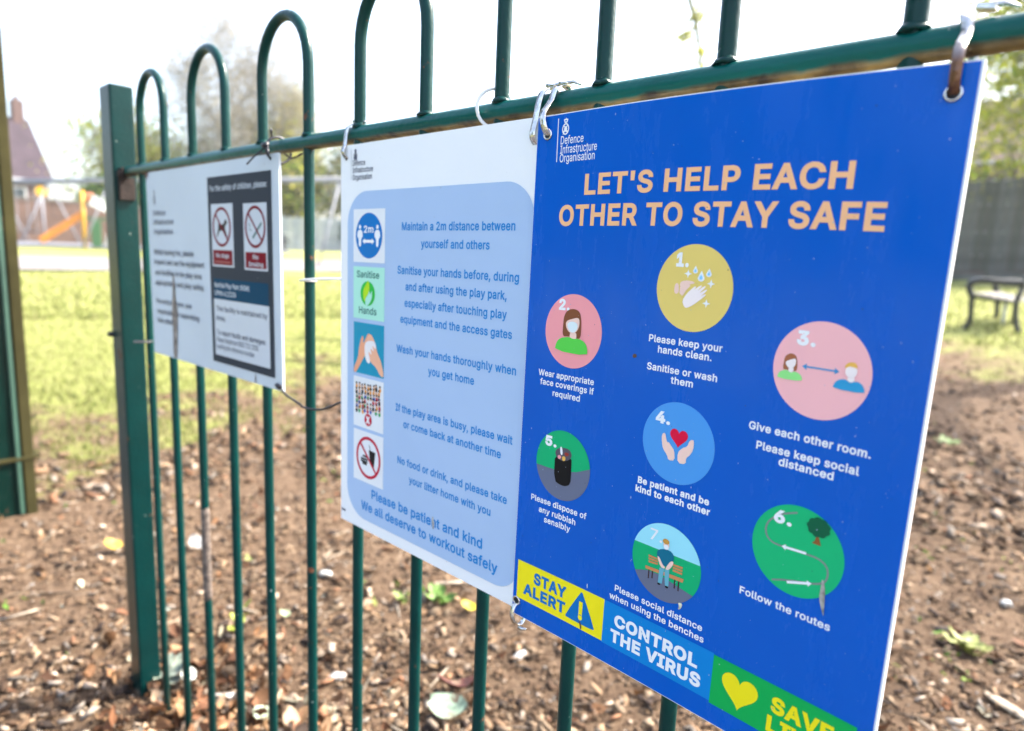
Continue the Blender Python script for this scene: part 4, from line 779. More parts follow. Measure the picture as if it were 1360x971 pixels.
# ---- white sign
W = Sign('sign_board', 'middle white poster with pale blue panel and five square pictograms', (-.64894, .10945, .00227, .00438, -.00233, .297, .42212, 0), YW, 4)
W.board(white_board)
panel_i = ink('pale_blue', (.40, .54, .77)); txt_i = ink('text_blue', (.004, .22, .60)); navy = ink('navy', (.03, .04, .09)); sq_w = ink('off_white', (.78, .80, .83)); disc_b = ink('sign_blue', (.001, .17, .52))
mint = ink('mint', (.42, .80, .66)); dkgreen = ink('dark_green_text', (.01, .13, .12)); tealsq = ink('teal', (.005, .29, .46)); armc = ink('arm', (.85, .38, .22)); redp = ink('red', (.55, .008, .04))
pts = []
for cxx, cyy, a0 in ((13.7+35, 48.7+35, 180), (283-33, 48.7+33, 270), (283-30, 409.5-30, 0), (13.7+35, 409.5-35, 90)):
    r_ = 35 if a0 in (180, 90) else (33 if a0 == 270 else 30)
    for k in range(13): a = R(a0+90*k/12); pts.append((cxx+r_*math.cos(a), cyy+r_*math.sin(a)))
W.poly('pale_panel', pts, panel_i, l1)
W.stroke('logo_rule', [(20, 4.6), (20.2, 36.3)], .5, ink('rule_grey', (.3, .32, .36)), l1)
W.crest(27.7, 4.6, 12.3, navy, sq_w, l1)
for b_, a, b, v in (('Defence', 22.8, 45.4, 22.0), ('Infrastructure', 22.8, 59.4, 29.2), ('Organisation', 22.8, 57.5, 36.7)): W.text('text_line', b_, a, b, v, 5.6, navy, l1, .004)
for b_, a, b, v, cap, wt in (('Maintain a 2m distance between', 108.9, 262, 89.1, 8.0, .018), ('yourself and others', 138.8, 232.4, 105.5, 8.0, .018), ('Sanitise your hands before, during', 102.8, 268.5, 131.9, 8.0, .018),
    ('and after using the play park,', 116, 255.2, 147.8, 8.0, .018), ('especially after touching play', 114.9, 256.1, 164.2, 8.0, .018), ('equipment and the access gates', 108.4, 263.1, 180.8, 8.0, .018),
    ('Wash your hands thoroughly when', 102.8, 269.6, 211.5, 8.0, .018), ('you get home', 153.4, 218.3, 228, 8.0, .018), ('If the play area is busy, please wait', 102.7, 268.9, 273.2, 8.0, .018), ('or come back at another time', 116, 255.5, 288.9, 8.0, .018),
    ('No food or drink, and please take', 106.8, 265, 328.9, 8.0, .018), ('your litter home with you', 126.5, 245.3, 345.8, 8.0, .018), ('Please be patient and kind', 61.3, 236.1, 381.1, 10.6, .020), ('We all deserve to workout safely', 41.8, 256.7, 398.2, 10.6, .020)):
    W.text('text_line', b_, a, b, v, cap, txt_i, l2, wt)
def square(i, a, b, c, e, mt): return W.sheet('pictogram', a, b, c, e, mt, l2)
q = square(1, 25.2, 67, 81.4, 122.5, sq_w); W.ell('blue_disc', 53.3, 94.6, 23.6, 23.6, disc_b, l3, q)
for x in (37.6, 68.6):
    W.ell('figure_head', x, 85.6, 2.1, 2.3, white_ink, l4, q, 16)
    W.blob('figure', [(x-4, 88.6), (x+4, 88.6), (x+5.2, 96), (x+2.2, 97.5), (x+2, 106), (x-2, 106), (x-2.2, 97.5), (x-5.2, 96)], white_ink, l4, q, 1)
W.text('pictogram_text', '2m', 44.6, 61.6, 91.6, 7.4, white_ink, l4, .02, q); W.arrow('arrow', (42.2, 100.4), (63.2, 100.4), 3, 4.2, white_ink, l4, q, True)
q = square(2, 25.4, 127, 81.4, 182.8, mint)
W.text('pictogram_text', 'Sanitise', 32, 72, 138.6, 7.2, dkgreen, l3, .012, q); W.text('pictogram_text', 'Hands', 36.2, 68, 177.2, 7.6, dkgreen, l3, .012, q)
W.ell('green_disc', 52, 155.2, 13, 13, ink('leaf_green', (.02, .50, .06)), l3, q)
W.blob('leaf', [(44, 160), (44, 151), (50, 145), (53, 140), (56, 148), (54, 155), (49, 159), (47, 165)], ink('leaf_lime', (.45, .72, .02)), l4, q)
W.blob('hand', [(48, 168), (48, 160), (53, 157), (55, 151), (57, 157), (60, 150), (60.6, 158), (58, 163), (53, 168)], mint, l5, q)
q = square(3, 26.2, 187, 81.5, 243, tealsq)
W.blob('arm', A['i3_left_arm'], armc, l3, q, 1); W.blob('arm', [(min(x, 81.3), min(y_, 242.8)) for x, y_ in A['i3_right_arm']], ink('arm_light', (.88, .46, .30)), l4, q, 1); W.blob('soap_foam', A['i3_foam'], ink('foam', (.85, .80, .80)), l5, q, 1)
q = square(4, 26.3, 247, 81.8, 303.4, sq_w)
cr = random.Random(4); cols = [ink('crowd_%s' % n_, c_) for n_, c_ in (('skin', (.75, .42, .24)), ('hair', (.015, .012, .015)), ('red', (.6, .03, .06)), ('blue', (.06, .12, .45)), ('orange', (.85, .35, .06)), ('white', (.8, .8, .8)), ('green', (.04, .35, .12)))]
for row in range(6):
    for k in range(9):
        x = 33+k*5.2+cr.uniform(-1, 1); y_ = 256+row*5.3+cr.uniform(-1, 1)-.07*(x-33)
        W.ell('crowd_body', x, y_+3, 2.1, 2.6, cols[cr.choice((1, 2, 3, 4, 5, 6))] if row > 1 else cols[cr.choice((0, 4, 1))], l3+.02*row, q, 10)
        W.ell('crowd_face', x, y_, 1.5, 1.7, cols[0], l4+.02*row, q, 8); W.ell('crowd_hair', x, y_-1.1, 1.6, 1.1, cols[1], l5+.02*row, q, 8)
W.ell('red_disc', 54.3, 292.9, 6.8, 6.8, redp, l4, q, 28)
for a, b in (((51.6, 289), (57, 297)), ((57, 289), (51.6, 297))): W.stroke('cross', [a, b], 2.2, white_ink, l5 if a[0] < 54 else l5+.1, q)
q = square(5, 26.7, 307, 82.2, 365.2, sq_w)
W.blob('cup', A['i5_cup'], black, l3, q, 0); W.stroke('straw', A['i5_straw'], 1, black, l3, q)
bb = A['i5_b']
for i in range(0, 8, 2): W.stroke('burger_layer', [bb[i], bb[i+1]], 2.3, black, l3, q)
W.ell('prohibition_ring', 55.0, 335.8, 22.6, 23.8, redp, l4, q, 56, hole=.86); W.stroke('slash', [(39, 320), (71, 352)], 2.6, redp, l4+.1, q)
W.blob('smear', [(164, 371), (166, 370.4), (168, 377), (167, 384), (165, 382)], dirt, l3, None, 1)
specks(W, 60, 4, 3, 270, 418, make_mat('grey_dust', (.35, .36, .38), .9), l5+.1, seed=8)
hW = [W.world(10.8, 12.5), W.world(276, 12)]
W.ell('fixing_hole', 10.8, 13.6, 1.8, 2.2, hole_dark, .5, None, 16)
W.stroke('bar_code', [(2, 409.5), (10, 409.8)], 2.2, navy, l1)

# ---- small landscape sign
S = Sign('sign_board', 'small weathered landscape notice with no dogs and no smoking pictograms', (-1.2138, .1099, .015, .0062, .0018, .4290, .2969, 0), YS, 3)
weather_white = make_mat('weathered_white_sheet', (.54, .60, .66), .55, var=.06, vscale=6)
S.board(weather_white)
ch = ink('charcoal', (.035, .043, .058), .5, .08); dred = ink('deep_red', (.19, .002, .014), .5, .08); dteal = ink('deep_teal', (.001, .050, .105), .5, .08); stext = ink('faded_text', (.06, .075, .13)); sw = ink('dull_white', (.56, .60, .65))
S.crest(32, 28, 24, stext, sw, l1, .55)
for b_, a, b, v in (('Defence', 25, 74.6, 69), ('Infrastructure', 24, 105, 83.3), ('Organisation', 24.5, 101, 98.6)): S.text('text_line', b_, a, b, v, 8.4, stext, l1, .006)
for b_, a, b, v in (('Whilst having fun, please', 20.5, 175, 131.6), ('inspect and use the equipment', 21, 210, 147.4), ('and facilities in the play area', 22, 199, 164.4), ('appropriately and play safely.', 21, 208, 180.8), ('Parents/carers are', 21, 160, 211.6), ('responsible for supervising', 23, 185, 228.2), ('their children.', 22, 101, 243.4)): S.text('text_line', b_, a, b, v, 8.8, stext, l1, .012)
dk = S.sheet('dark_panel', 229.6, 19.4, 410.6, 281.8, ch, l1)
S.text('heading', 'For the safety of children, please:', 237.2, 400, 39, 8, sw, l2, .014, dk)
for (a, b, c, e, ring, band_, cap_) in ((239.2, 56.5, 305.6, 143, (271.4, 88.2, 27.6, 27.2), (242.4, 120, 301.6, 140.6), 'No dogs'), (335.6, 58, 398.4, 144.6, (367.4, 88.4, 27.2, 27.2), (339.2, 121, 395.2, 142), 'No')):
    S.sheet('pictogram', a, b, c, e, sw, l2, dk); S.sheet('red_band', *band_, dred, l3, dk)
    if cap_ == 'No dogs':
        S.blob('dog', A['p1_dog'], ink('dog_black', (.02, .012, .016)), l3, dk, 1)
        S.text('band_text', 'No dogs', 252, 291.5, 130.4, 6, sw, l4, .018, dk); S.stroke('band_rule', [(248, 136.2), (295, 136.8)], 2.2, ink('faded_red', (.35, .10, .10)), l4, dk)
    else:
        S.poly('cigarette', A['p2_cig'], ink('cigarette_grey', (.12, .2, .2)), l3, dk); S.stroke('smoke', A['p2_smoke'], 1.4, ink('cigarette_grey', (.12, .2, .2)), l3, dk)
        S.text('band_text', 'No', 360, 374.6, 130, 6, sw, l4, .018, dk); S.text('band_text', 'Smoking', 347.5, 387, 139.6, 6, sw, l4, .018, dk)
    S.ell('prohibition_ring', ring[0], ring[1], ring[2], ring[3], dred, l4, dk, 48, hole=.86)
    S.stroke('slash', [(ring[0]-18, ring[1]-18), (ring[0]+18, ring[1]+18)], 3, dred, l4+.1, dk)
S.sheet('teal_band', 240, 160.2, 398.8, 189.0, dteal, l2, dk); S.text('band_text', 'Norfolk Play Park (NSM)', 243, 347, 172.9, 7, sw, l3, .016, dk); S.text('band_text', 'UPRN 412330', 242.5, 308, 184.2, 7, sw, l3, .016, dk)
S.sheet('white_box', 239, 189.4, 399.6, 271, sw, l2, dk)
for b_, a, b, v, wt in (('This facility is maintained by', 245.5, 394.4, 206.4, .016), ('Amey.', 244.5, 275.6, 220.2, .016), ('To report faults and damages:', 245.4, 388.9, 241, .020), ('Please telephone 0800 721 1000', 244.5, 368.3, 251.4, .006), ('quoting the reference number', 243.7, 357.4, 261.6, .006)): S.text('text_line', b_, a, b, v, 7.4, ink('box_text', (.05, .06, .10)), l3, wt, dk)
streak = make_mat('rusty_streak', (.25, .21, .18), .9, var=.6, vscale=90)
S.blob('rust_streak', [(95, 158), (99.5, 170), (101, 200), (107, 214), (105, 235), (104, 245), (101, 265), (98, 296), (84, 296), (84, 270), (86, 250), (83, 228), (86, 214), (90, 195), (92, 172)], streak, l3, None, 1)
S.blob('rust_streak', [(357, 284), (359, 284), (360, 295), (358, 296.5), (356.5, 292)], streak, l3, None, 1)
specks(S, 60, 4, 3, 420, 290, make_mat('grey_dust_small', (.3, .3, .3), .9), l5+.1, .2, .8, seed=9)
S.blob('rusty_corner', [(0, 0), (14, 0), (10, 5), (3, 9), (0, 16)], make_mat('rusty_corner', (.13, .06, .05), .9, var=.4, vscale=200), l3, None, 1)
# ------------------------------------------------------------------ ties
tie_black = make_mat('black_nylon', (.012, .012, .02), .4); tie_white = make_mat('white_nylon', (.8, .8, .8), .35)
rust_steel = make_mat('rust_tinged_steel', (.6, .58, .56), .3, metal=.9, var=.3, vscale=150, bump=.4, bscale=300)
N, L = nodes(rust_steel); p = N['Principled BSDF']; src = p.inputs['Base Color'].links[0].from_socket
tc = N.new('ShaderNodeTexCoord'); sx = N.new('ShaderNodeSeparateXYZ'); L.new(tc.outputs['Object'], sx.inputs[0])
mr = N.new('ShaderNodeMapRange'); mr.inputs['From Min'].default_value = -.018; mr.inputs['From Max'].default_value = -.004; mr.inputs['To Min'].default_value = 1; mr.inputs['To Max'].default_value = 0; L.new(sx.outputs['Z'], mr.inputs[0])
mx = N.new('ShaderNodeMix'); mx.data_type = 'RGBA'; L.new(mr.outputs[0], mx.inputs[0]); L.new(src, mx.inputs[6]); mx.inputs[7].default_value = (.17, .09, .06, 1); L.new(mx.outputs[2], p.inputs['Base Color'])
def strap(name, label, x, front, zlow, lean, mat, width=.005, thick=.0012, tail=True, top=.0125, back=.013, group=None, xlow=0, tx=.003):
    """metal band looped over the rail and down through the sign's eyelet"""
    root = empty(name, (x, D, RAILZ)); tag(root, label, 'metal tie', group)
    P = []
    zb = zlow-RAILZ; fy = front-D
    ctrl = [(xlow, fy-.001, zb), (xlow*.8, fy-.0045, zb+.006), (xlow*.35, -.0145 if fy > -.016 else fy-.003, -.012), (tx*.2, -.0125, 0), (tx*.6, -.0095, .0085), (tx, 0, top), (tx, .0095, .0085), (tx*.8, back, 0), (xlow*.5, .011, -.012), (xlow, fy+.012, zb+.002), (xlow, fy+.004, zb-.0015)]
    n = len(ctrl)
    for i in range(n):
        p0, p1, p2, p3 = [Vector(ctrl[(i+k) % n]) for k in (-1, 0, 1, 2)]
        for t in (0, .25, .5, .75):
            P.append(.5*((2*p1)+(-p0+p2)*t+(2*p0-5*p1+4*p2-p3)*t*t+(-p0+3*p1-3*p2+p3)*t**3))
    P = [p+Vector((lean*p.z, 0, 0)) for p in P]
    bm = bmesh.new(); band(bm, P, (1, 0, 0), width, thick); obj('band', from_bm(bm, True), mat, root)
    if tail:
        bm = bmesh.new(); box(bm, (.004, -.001, top+.001), (.009, .007, .003), Matrix.Rotation(R(12), 3, 'Y'), .0006); obj('buckle', from_bm(bm), steel, root)
        bm = bmesh.new(); tube(bm, [(.004, 0, top+.002), (.011, .001, top+.0025), (.018, .002, top-.0005)], [.0016, .0014, .0008], 6); obj('tail', from_bm(bm, True), steel, root)
    return root
strap('metal_tie', 'curved steel band hooked through the white poster\'s upper left corner', hW[0].x-.004, hW[0].y, hW[0].z, 0, steel, width=.0058, xlow=.004)
strap('metal_tie', 'left steel band of the pair between white and blue posters', hW[1].x+.004, hW[1].y, hW[1].z-.008, 0, steel, width=.0058)
strap('metal_tie', 'steel band through the blue poster\'s upper left eyelet', hB[0].x-.006, hB[0].y, hB[0].z, 0, steel, width=.0058, xlow=.006)
strap('metal_tie', 'rust-tinged steel band through the blue poster\'s upper right eyelet', hB[2].x+.0005, hB[2].y, hB[2].z, .0, rust_steel, width=.0052, tx=-.0055)
# twisted clip at the lower left eyelet of the blue sign
cl = empty('metal_tie', hB[1]+Vector((.002, -.004, -.008))); tag(cl, 'short bent steel clip hanging from the blue poster\'s lower left eyelet', 'metal tie')
bm = bmesh.new(); P = []
for k in range(20):
    a = 2*math.pi*k/20; P.append((.002*math.sin(a)+.0035*(1-math.cos(a))*.5, .006*math.sin(a)+.002, .0095*math.cos(a)-.003))
band(bm, P, (1, .3, 0), .004, .0009); obj('band', from_bm(bm, True), steel, cl)
bm = bmesh.new(); tube(bm, [(.006, -.002, -.012), (.010, -.001, -.0125), (.014, 0, -.0115)], [.0015, .0018, .0009], 8); obj('tail', from_bm(bm, True), steel, cl)
# white cable tie round bar and rail
def wire_thing(name, label, cat, pts, rad, mat, n=8, closed=False, extra=()):
    c = Vector(pts[0]); root = empty(name, c); tag(root, label, cat)
    bm = bmesh.new(); tube(bm, [Vector(p)-c for p in pts], rad, n, closed=closed); obj('strap', from_bm(bm, True), mat, root)
    for nm, pp, rr in extra:
        bm = bmesh.new(); tube(bm, [Vector(p)-c for p in pp], rr, n); obj(nm, from_bm(bm, True), mat, root)
    return root
x8 = LEGX[8]
pts = []
for k in range(22):
    a = 2*math.pi*k/22
    pts.append((x8-.007-.009*math.sin(a), D-.0005-.0135*math.sin(a), RAILZ+.004+.0165*math.cos(a)))
wire_thing('cable_tie', 'white plastic cable tie looped round the rail above the white poster', 'cable tie', pts, .0015, tie_white, closed=True)
wb = W.world(0, 152)
xb = LEGX[5]
pts = [(xb-.006, D-.010, CAMZ-.040), (xb+.01, D-.0115, CAMZ-.038), (xb+.05, D-.012, CAMZ-.035), (xb+.11, D-.006, CAMZ-.032)]
ring = [(xb+.0078*math.cos(2*math.pi*k/14), D+.0078*math.sin(2*math.pi*k/14), CAMZ-.0395) for k in range(15)]
wire_thing('cable_tie', 'thin white cable tie with a long tail round the bar between two signs', 'cable tie', pts, [.0012, .0014, .0014, .0012], tie_white, extra=(('loop', ring, .0011),))
# black ties on the small sign
xs = S.world(408, 5)
ring = [(xs.x+.002, D-.004+.017*math.sin(2*math.pi*k/18), RAILZ-.004+.0155*math.cos(2*math.pi*k/18)) for k in range(18)]
wire_thing('cable_tie', 'black cable tie with bristling ends at the small notice\'s upper right corner', 'cable tie', ring, .0016, tie_black, closed=True,
    extra=(('tail', [(xs.x, D-.020, RAILZ-.002), (xs.x-.016, D-.028, RAILZ-.014), (xs.x-.03, D-.03, RAILZ-.022)], .0011), ('tail', [(xs.x+.004, D-.020, RAILZ), (xs.x+.014, D-.024, RAILZ-.013)], .0014), ('tail', [(xs.x, D-.012, RAILZ+.012), (xs.x+.01, D-.018, RAILZ+.018)], .0013), ('knot', [(xs.x-.005, D-.021, RAILZ), (xs.x+.006, D-.021, RAILZ)], .0035)))
x5 = LEGX[5]
wire_thing('cable_tie', 'dark old tie trailing under the rail beside the small notice', 'cable tie', [(xs.x+.02, D-.006, RAILZ-.010), (xs.x+.04, D-.008, RAILZ-.017), (xs.x+.055, D-.004, RAILZ-.013), (x5-.015, D, RAILZ-.011)], .0012, make_mat('brown_old_tie', (.06, .04, .03), .8))
sbl = S.world(6, 290); x0_ = LEGX[0]
ring = [(x0_+.008*math.cos(2*math.pi*k/16)+.001, (D+sbl.y)/2-.001+.016*math.sin(2*math.pi*k/16), sbl.z+.001) for k in range(16)]
wire_thing('cable_tie', 'grey tie holding the small notice\'s lower left corner to a bar', 'cable tie', ring, .0014, make_mat('grey_tie', (.04, .04, .045), .5), closed=True)
sbr = S.world(424, 291)
pts = [sbr+Vector((0, -.002, .002)), sbr+Vector((.012, .0, -.008)), sbr+Vector((.04, .004, -.016)), Vector((x5, D-.009, sbr.z-.019)), Vector((x5+.04, D-.008, sbr.z-.014)), Vector((x5+.085, D-.002, sbr.z+.006))]
Q = []
for i in range(len(pts)-1):
    for t in (0, .25, .5, .75):
        p0, p1, p2, p3 = pts[max(0, i-1)], pts[i], pts[i+1], pts[min(len(pts)-1, i+2)]
        Q.append(.5*((2*p1)+(-p0+p2)*t+(2*p0-5*p1+4*p2-p3)*t*t+(-p0+3*p1-3*p2+p3)*t**3))
Q.append(pts[-1])
wire_thing('cable_tie', 'long black cord sagging from the small notice\'s lower right corner to the white poster', 'cord', Q, .0014, tie_black, extra=(('knot', [sbr+Vector((-.005, -.003, .002)), sbr+Vector((.004, -.004, 0))], .003), ('tail', [sbr+Vector((0, -.003, 0)), sbr+Vector((.009, -.005, .003))], .0016)))
# ------------------------------------------------------------------ loose stuff on the ground
def zsurf(x, y):
    z = gz(x, y); r = math.hypot(x, y)
    return z+noise.noise((x*2.3, y*2.3, 0))*(.012 if r < 9 else .03)+(noise.noise((x*9, y*9, 2))*.005 if r < 7 else 0)
def sample(n, r0, r1, a0=-112, a1=42, power=1.0, keep=lambda x, y: True):
    out = []
    while len(out) < n:
        a = R(random.uniform(a0, a1)); u = random.random()
        r = r0*(r1/r0)**u if power == 0 else math.sqrt(r0*r0+(r1*r1-r0*r0)*u)
        x, y = r*math.sin(a), r*math.cos(a)
        if keep(x, y): out.append((x, y))
    return out
def scatter(name, label, pts, shape, faces, size, palette, mat, flat=.35, lift=.3, kindword='stuff'):
    """shape: (k,3) unit points; each piece is turned, scaled, tilted and coloured on its own"""
    n = len(pts); shape = np.array(shape, float); k = len(shape)
    sc_ = np.array([size() for _ in range(n)])                       # (n,3)
    yaw = rng.uniform(0, 2*np.pi, n); tx = rng.normal(0, flat, n); ty = rng.normal(0, flat, n)
    V = shape[None]*sc_[:, None, :]+rng.normal(0, .09, (n, k, 3))*sc_[:, None, :]
    c, s_ = np.cos(tx)[:, None], np.sin(tx)[:, None]; y_, z_ = V[..., 1]*c-V[..., 2]*s_, V[..., 1]*s_+V[..., 2]*c
    c, s_ = np.cos(ty)[:, None], np.sin(ty)[:, None]; x_, z_ = V[..., 0]*c+z_*s_, -V[..., 0]*s_+z_*c
    c, s_ = np.cos(yaw)[:, None], np.sin(yaw)[:, None]; X, Y = x_*c-y_*s_, x_*s_+y_*c
    base = np.array([(x, y, zsurf(x, y)) for x, y in pts])
    zl = sc_[:, 0]*lift*rng.uniform(0, 1, n)
    V = np.stack([X+base[:, :1], Y+base[:, 1:2], z_+base[:, 2:]+zl[:, None]], -1).reshape(-1, 3)
    F = (np.array(faces)[None]+np.arange(n)[:, None, None]*k).reshape(-1, len(faces[0]))
    pal = np.array([p[0] for p in palette]); w = np.array([p[1] for p in palette], float); w /= w.sum()
    col = pal[rng.choice(len(pal), n, p=w)]*rng.uniform(.28, .92, (n, 1))
    me = mesh_np(name, V, F, np.repeat(np.clip(col, 0, 1), k, 0))
    return tag(obj(name, me, mat), label, 'ground cover', kind='stuff')
in_bed = lambda x, y: y > .14 and grassiness(x, y) < random.uniform(-.25, .12)
clump = lambda x, y: in_bed(x, y) and noise.noise((x*1.9, y*1.9, 11))+.5*noise.noise((x*6, y*6, 4)) > random.uniform(-.75, .3)
chip_m = attr_mat('bark_chip', rough=.85, bump=.5); leaf_m = attr_mat('dead_leaf', rough=.7, trans=.25); 
boxv = [(-.5, -.5, -.5), (.5, -.35, -.5), (.42, .5, -.5), (-.4, .4, -.5), (-.5, -.42, .5), (.5, -.3, .5), (.35, .42, .5), (-.45, .35, .5)]
boxf = [(0, 3, 2, 1), (4, 5, 6, 7), (0, 1, 5, 4), (1, 2, 6, 5), (2, 3, 7, 6), (3, 0, 4, 7)]
browns = [((.20, .122, .070), 6), ((.115, .067, .038), 5), ((.26, .17, .10), 6), ((.33, .235, .15), 4), ((.04, .026, .02), 4), ((.44, .34, .25), 3), ((.26, .22, .18), 2), ((.50, .41, .32), .4), ((.30, .15, .08), 1)]
near = sample(19000, .75, 2.9, power=0, keep=clump)
scatter('wood_chips', 'small brown and tan bark chips covering the bed near the fence', near, boxv, boxf, lambda: (lambda L_: (L_, L_*random.uniform(.25, .6), L_*random.uniform(.10, .25)))(min(.030, random.lognormvariate(math.log(.0135), .55))), browns, chip_m, .35, .5)
mid = sample(13000, 2.7, 9.5, power=0, keep=clump)
scatter('wood_chips', 'coarser bark chips over the bed further from the fence', mid, boxv, boxf, lambda: (lambda L_: (L_, L_*random.uniform(.3, .6), L_*random.uniform(.12, .3)))(min(.05, random.lognormvariate(math.log(.025), .45))), browns, chip_m, .35, .5)
crumbs = sample(16000, .75, 2.6, power=0, keep=in_bed)
scatter('soil_crumbs', 'fine crumbs of earth and bark between the chips', crumbs, boxv, boxf, lambda: (lambda L_: (L_, L_*.8, L_*.6))(random.uniform(.003, .008)), browns[:6]+[((.5, .42, .34), 1)], chip_m, 1, .6)
leafv = [(-.5, 0, .05), (-.18, -.3, .12), (.25, -.28, .05), (.5, 0, .16), (.25, .28, .03), (-.18, .3, .14), (0, 0, -.04)]
leaff = [(0, 1, 6), (1, 2, 6), (2, 3, 6), (3, 4, 6), (4, 5, 6), (5, 0, 6)]
lp = [((.30, .15, .07), 4), ((.42, .25, .13), 3), ((.22, .10, .05), 4), ((.50, .36, .24), 2), ((.12, .07, .045), 2), ((.55, .50, .36), 1), ((.30, .34, .12), .4)]
scatter('dry_leaf_litter', 'curled dry brown leaves lying on the bark chips', sample(900, .8, 6, power=0, keep=in_bed), leafv, leaff, lambda: (lambda L_: (L_, L_*random.uniform(.6, 1), L_*random.uniform(.5, 1.3)))(random.uniform(.018, .045)), lp, leaf_m, .5, .25)
def near_post():
    out = []
    while len(out) < 420:
        x, y = random.gauss(-1.22, .17), random.gauss(.50, .09)
        if y > .25: out.append((x, y))
    return out
scatter('dry_leaf_litter', 'thicker drift of dry leaves gathered at the foot of the end post', near_post(), leafv, leaff, lambda: (lambda L_: (L_, L_*random.uniform(.6, 1), L_*random.uniform(.5, 1.6)))(random.uniform(.02, .05)), lp, leaf_m, .6, .5)
twv = [(-.5, -.5, -.5), (-.1, -.4, .6), (.5, -.5, -.3), (-.5, .5, -.5), (-.1, .6, .6), (.5, .5, -.3)]
twf = [(0, 1, 4, 3), (1, 2, 5, 4)]
scatter('twigs', 'thin dry twigs and bark slivers among the chips', sample(1500, .8, 7, power=0, keep=in_bed), boxv, boxf, lambda: (lambda L_: (L_, random.uniform(.002, .005), random.uniform(.0015, .004)))(random.uniform(.03, .10)), [((.30, .22, .15), 3), ((.12, .08, .05), 3), ((.5, .42, .32), 2)], chip_m, .25, .1)
scatter('pale_stones', 'small pale stones and flint scattered in the bed', sample(110, .8, 8, power=0, keep=in_bed), boxv, boxf, lambda: (lambda L_: (L_, L_*random.uniform(.6, 1), L_*random.uniform(.4, .8)))(random.uniform(.005, .013)), [((.5, .57, .5), 3), ((.4, .38, .35), 3), ((.75, .75, .72), 1.2), ((.45, .5, .42), 1)], chip_m, .6, .3)
# turf
blv = [(-.5, 0, 0), (.5, 0, 0), (-.3, .25, .5), (.35, .25, .5), (.1, .8, 1)]
blf = [(0, 1, 3), (0, 3, 2), (2, 3, 4)]
gm = attr_mat('grass_blade', rough=.6, trans=.35)
gp_ = [((.18, .22, .045), 4), ((.23, .265, .065), 4), ((.29, .29, .10), 3), ((.35, .31, .16), 1.5), ((.14, .18, .035), 1.5)]
def on_turf(x, y): return grassiness(x, y) > random.uniform(-.3, .4)
def grass(name, label, pts, h0, h1, w):
    o = scatter(name, label, pts, blv, blf, lambda: (lambda h: (w*random.uniform(.7, 1.4), h*random.uniform(.2, .7), h))(random.uniform(h0, h1)), gp_, gm, .18, 0); return o
grass('grass', 'short bright green grass growing beyond the bark bed', sample(52000, 3.0, 9, power=0, a0=-100, a1=15, keep=on_turf), .015, .04, .005)
grass('grass', 'sunlit grass further out towards the path', sample(36000, 8.5, 17, power=0, a0=-100, a1=10, keep=on_turf), .03, .07, .016)
scatter('small_weeds', 'small green weed leaves coming up through the bark chips', sample(420, 1.6, 8, power=0, keep=lambda x, y: in_bed(x, y) and noise.noise((x*2, y*2, 5)) > .12), leafv, leaff, lambda: (lambda L_: (L_, L_*.6, L_))(random.uniform(.012, .03)), [((.12, .25, .03), 3), ((.25, .36, .05), 2), ((.35, .42, .10), 1)], leaf_m, .5, .7)

# single pieces that stand out on the bed
def leaf_mesh(L_, Wd, curl, fold, n=8, lobes=0):
    bm = bmesh.new(); rows = []
    for i in range(n+1):
        t = i/n; w_ = Wd*math.sin(math.pi*min(1, t*.93+.05))**.75*(1+.25*math.sin(t*lobes*6.28)*(lobes > 0))
        rows.append([bm.verts.new((L_*(t-.5), w_*s_, .004+curl*(2*t-1)**2+fold*abs(s_)+.002*math.sin(9*t+3*s_))) for s_ in (-.5, -.25, 0, .25, .5)])
    for i in range(n):
        for k in range(4): bm.faces.new((rows[i][k], rows[i+1][k], rows[i+1][k+1], rows[i][k+1]))
    return from_bm(bm, True)
def item(name, label, cat, x, y, rz, me, mat, tilt=(0, 0), lift=.008):
    o = obj(name, me, mat); o.location = (x, y, zsurf(x, y)+lift); o.rotation_euler = (tilt[0], tilt[1], rz); return tag(o, label, cat)
def chip_mesh(a, b, c, seed):
    q = random.Random(seed); bm = bmesh.new(); bmesh.ops.create_icosphere(bm, subdivisions=2, radius=.5)
    for v in bm.verts:
        k = 1+q.uniform(-.16, .16); v.co = Vector((v.co.x*a*k, v.co.y*b*k, v.co.z*c*k))
    return from_bm(bm)
def lmat(n, c, tr=.2):
    mt = make_mat(n, tuple(v*.55 for v in c), .6, var=.5, vscale=60, bump=.5, bscale=150); N, L = nodes(mt); p = N['Principled BSDF']
    src = p.inputs['Base Color'].links[0].from_socket; tc = N.new('ShaderNodeTexCoord'); nz = N.new('ShaderNodeTexNoise'); nz.inputs['Scale'].default_value = 45; nz.inputs['Detail'].default_value = 5
    L.new(tc.outputs['Object'], nz.inputs['Vector']); cr = N.new('ShaderNodeValToRGB'); cr.color_ramp.elements[0].position = .56; cr.color_ramp.elements[1].position = .66; L.new(nz.outputs[0], cr.inputs[0])
    mx = N.new('ShaderNodeMix'); mx.data_type = 'RGBA'; L.new(cr.outputs[0], mx.inputs[0]); L.new(src, mx.inputs[6]); mx.inputs[7].default_value = (.13, .085, .05, 1); L.new(mx.outputs[2], p.inputs['Base Color']); return mt
item('fallen_leaf', 'pale green-white folded leaf on the chips below the white poster', 'leaf', -.896, .829, .3, leaf_mesh(.088, .062, .008, .018), lmat('pale_green_leaf', (.36, .48, .34)), (.25, -.1), .014)
item('fallen_leaf', 'dark red-brown curled leaf just above the pale green one', 'leaf', -.935, .885, 1.0, leaf_mesh(.085, .05, .02, .02), lmat('red_brown_leaf', (.14, .04, .025)), (-.35, .1), .016)
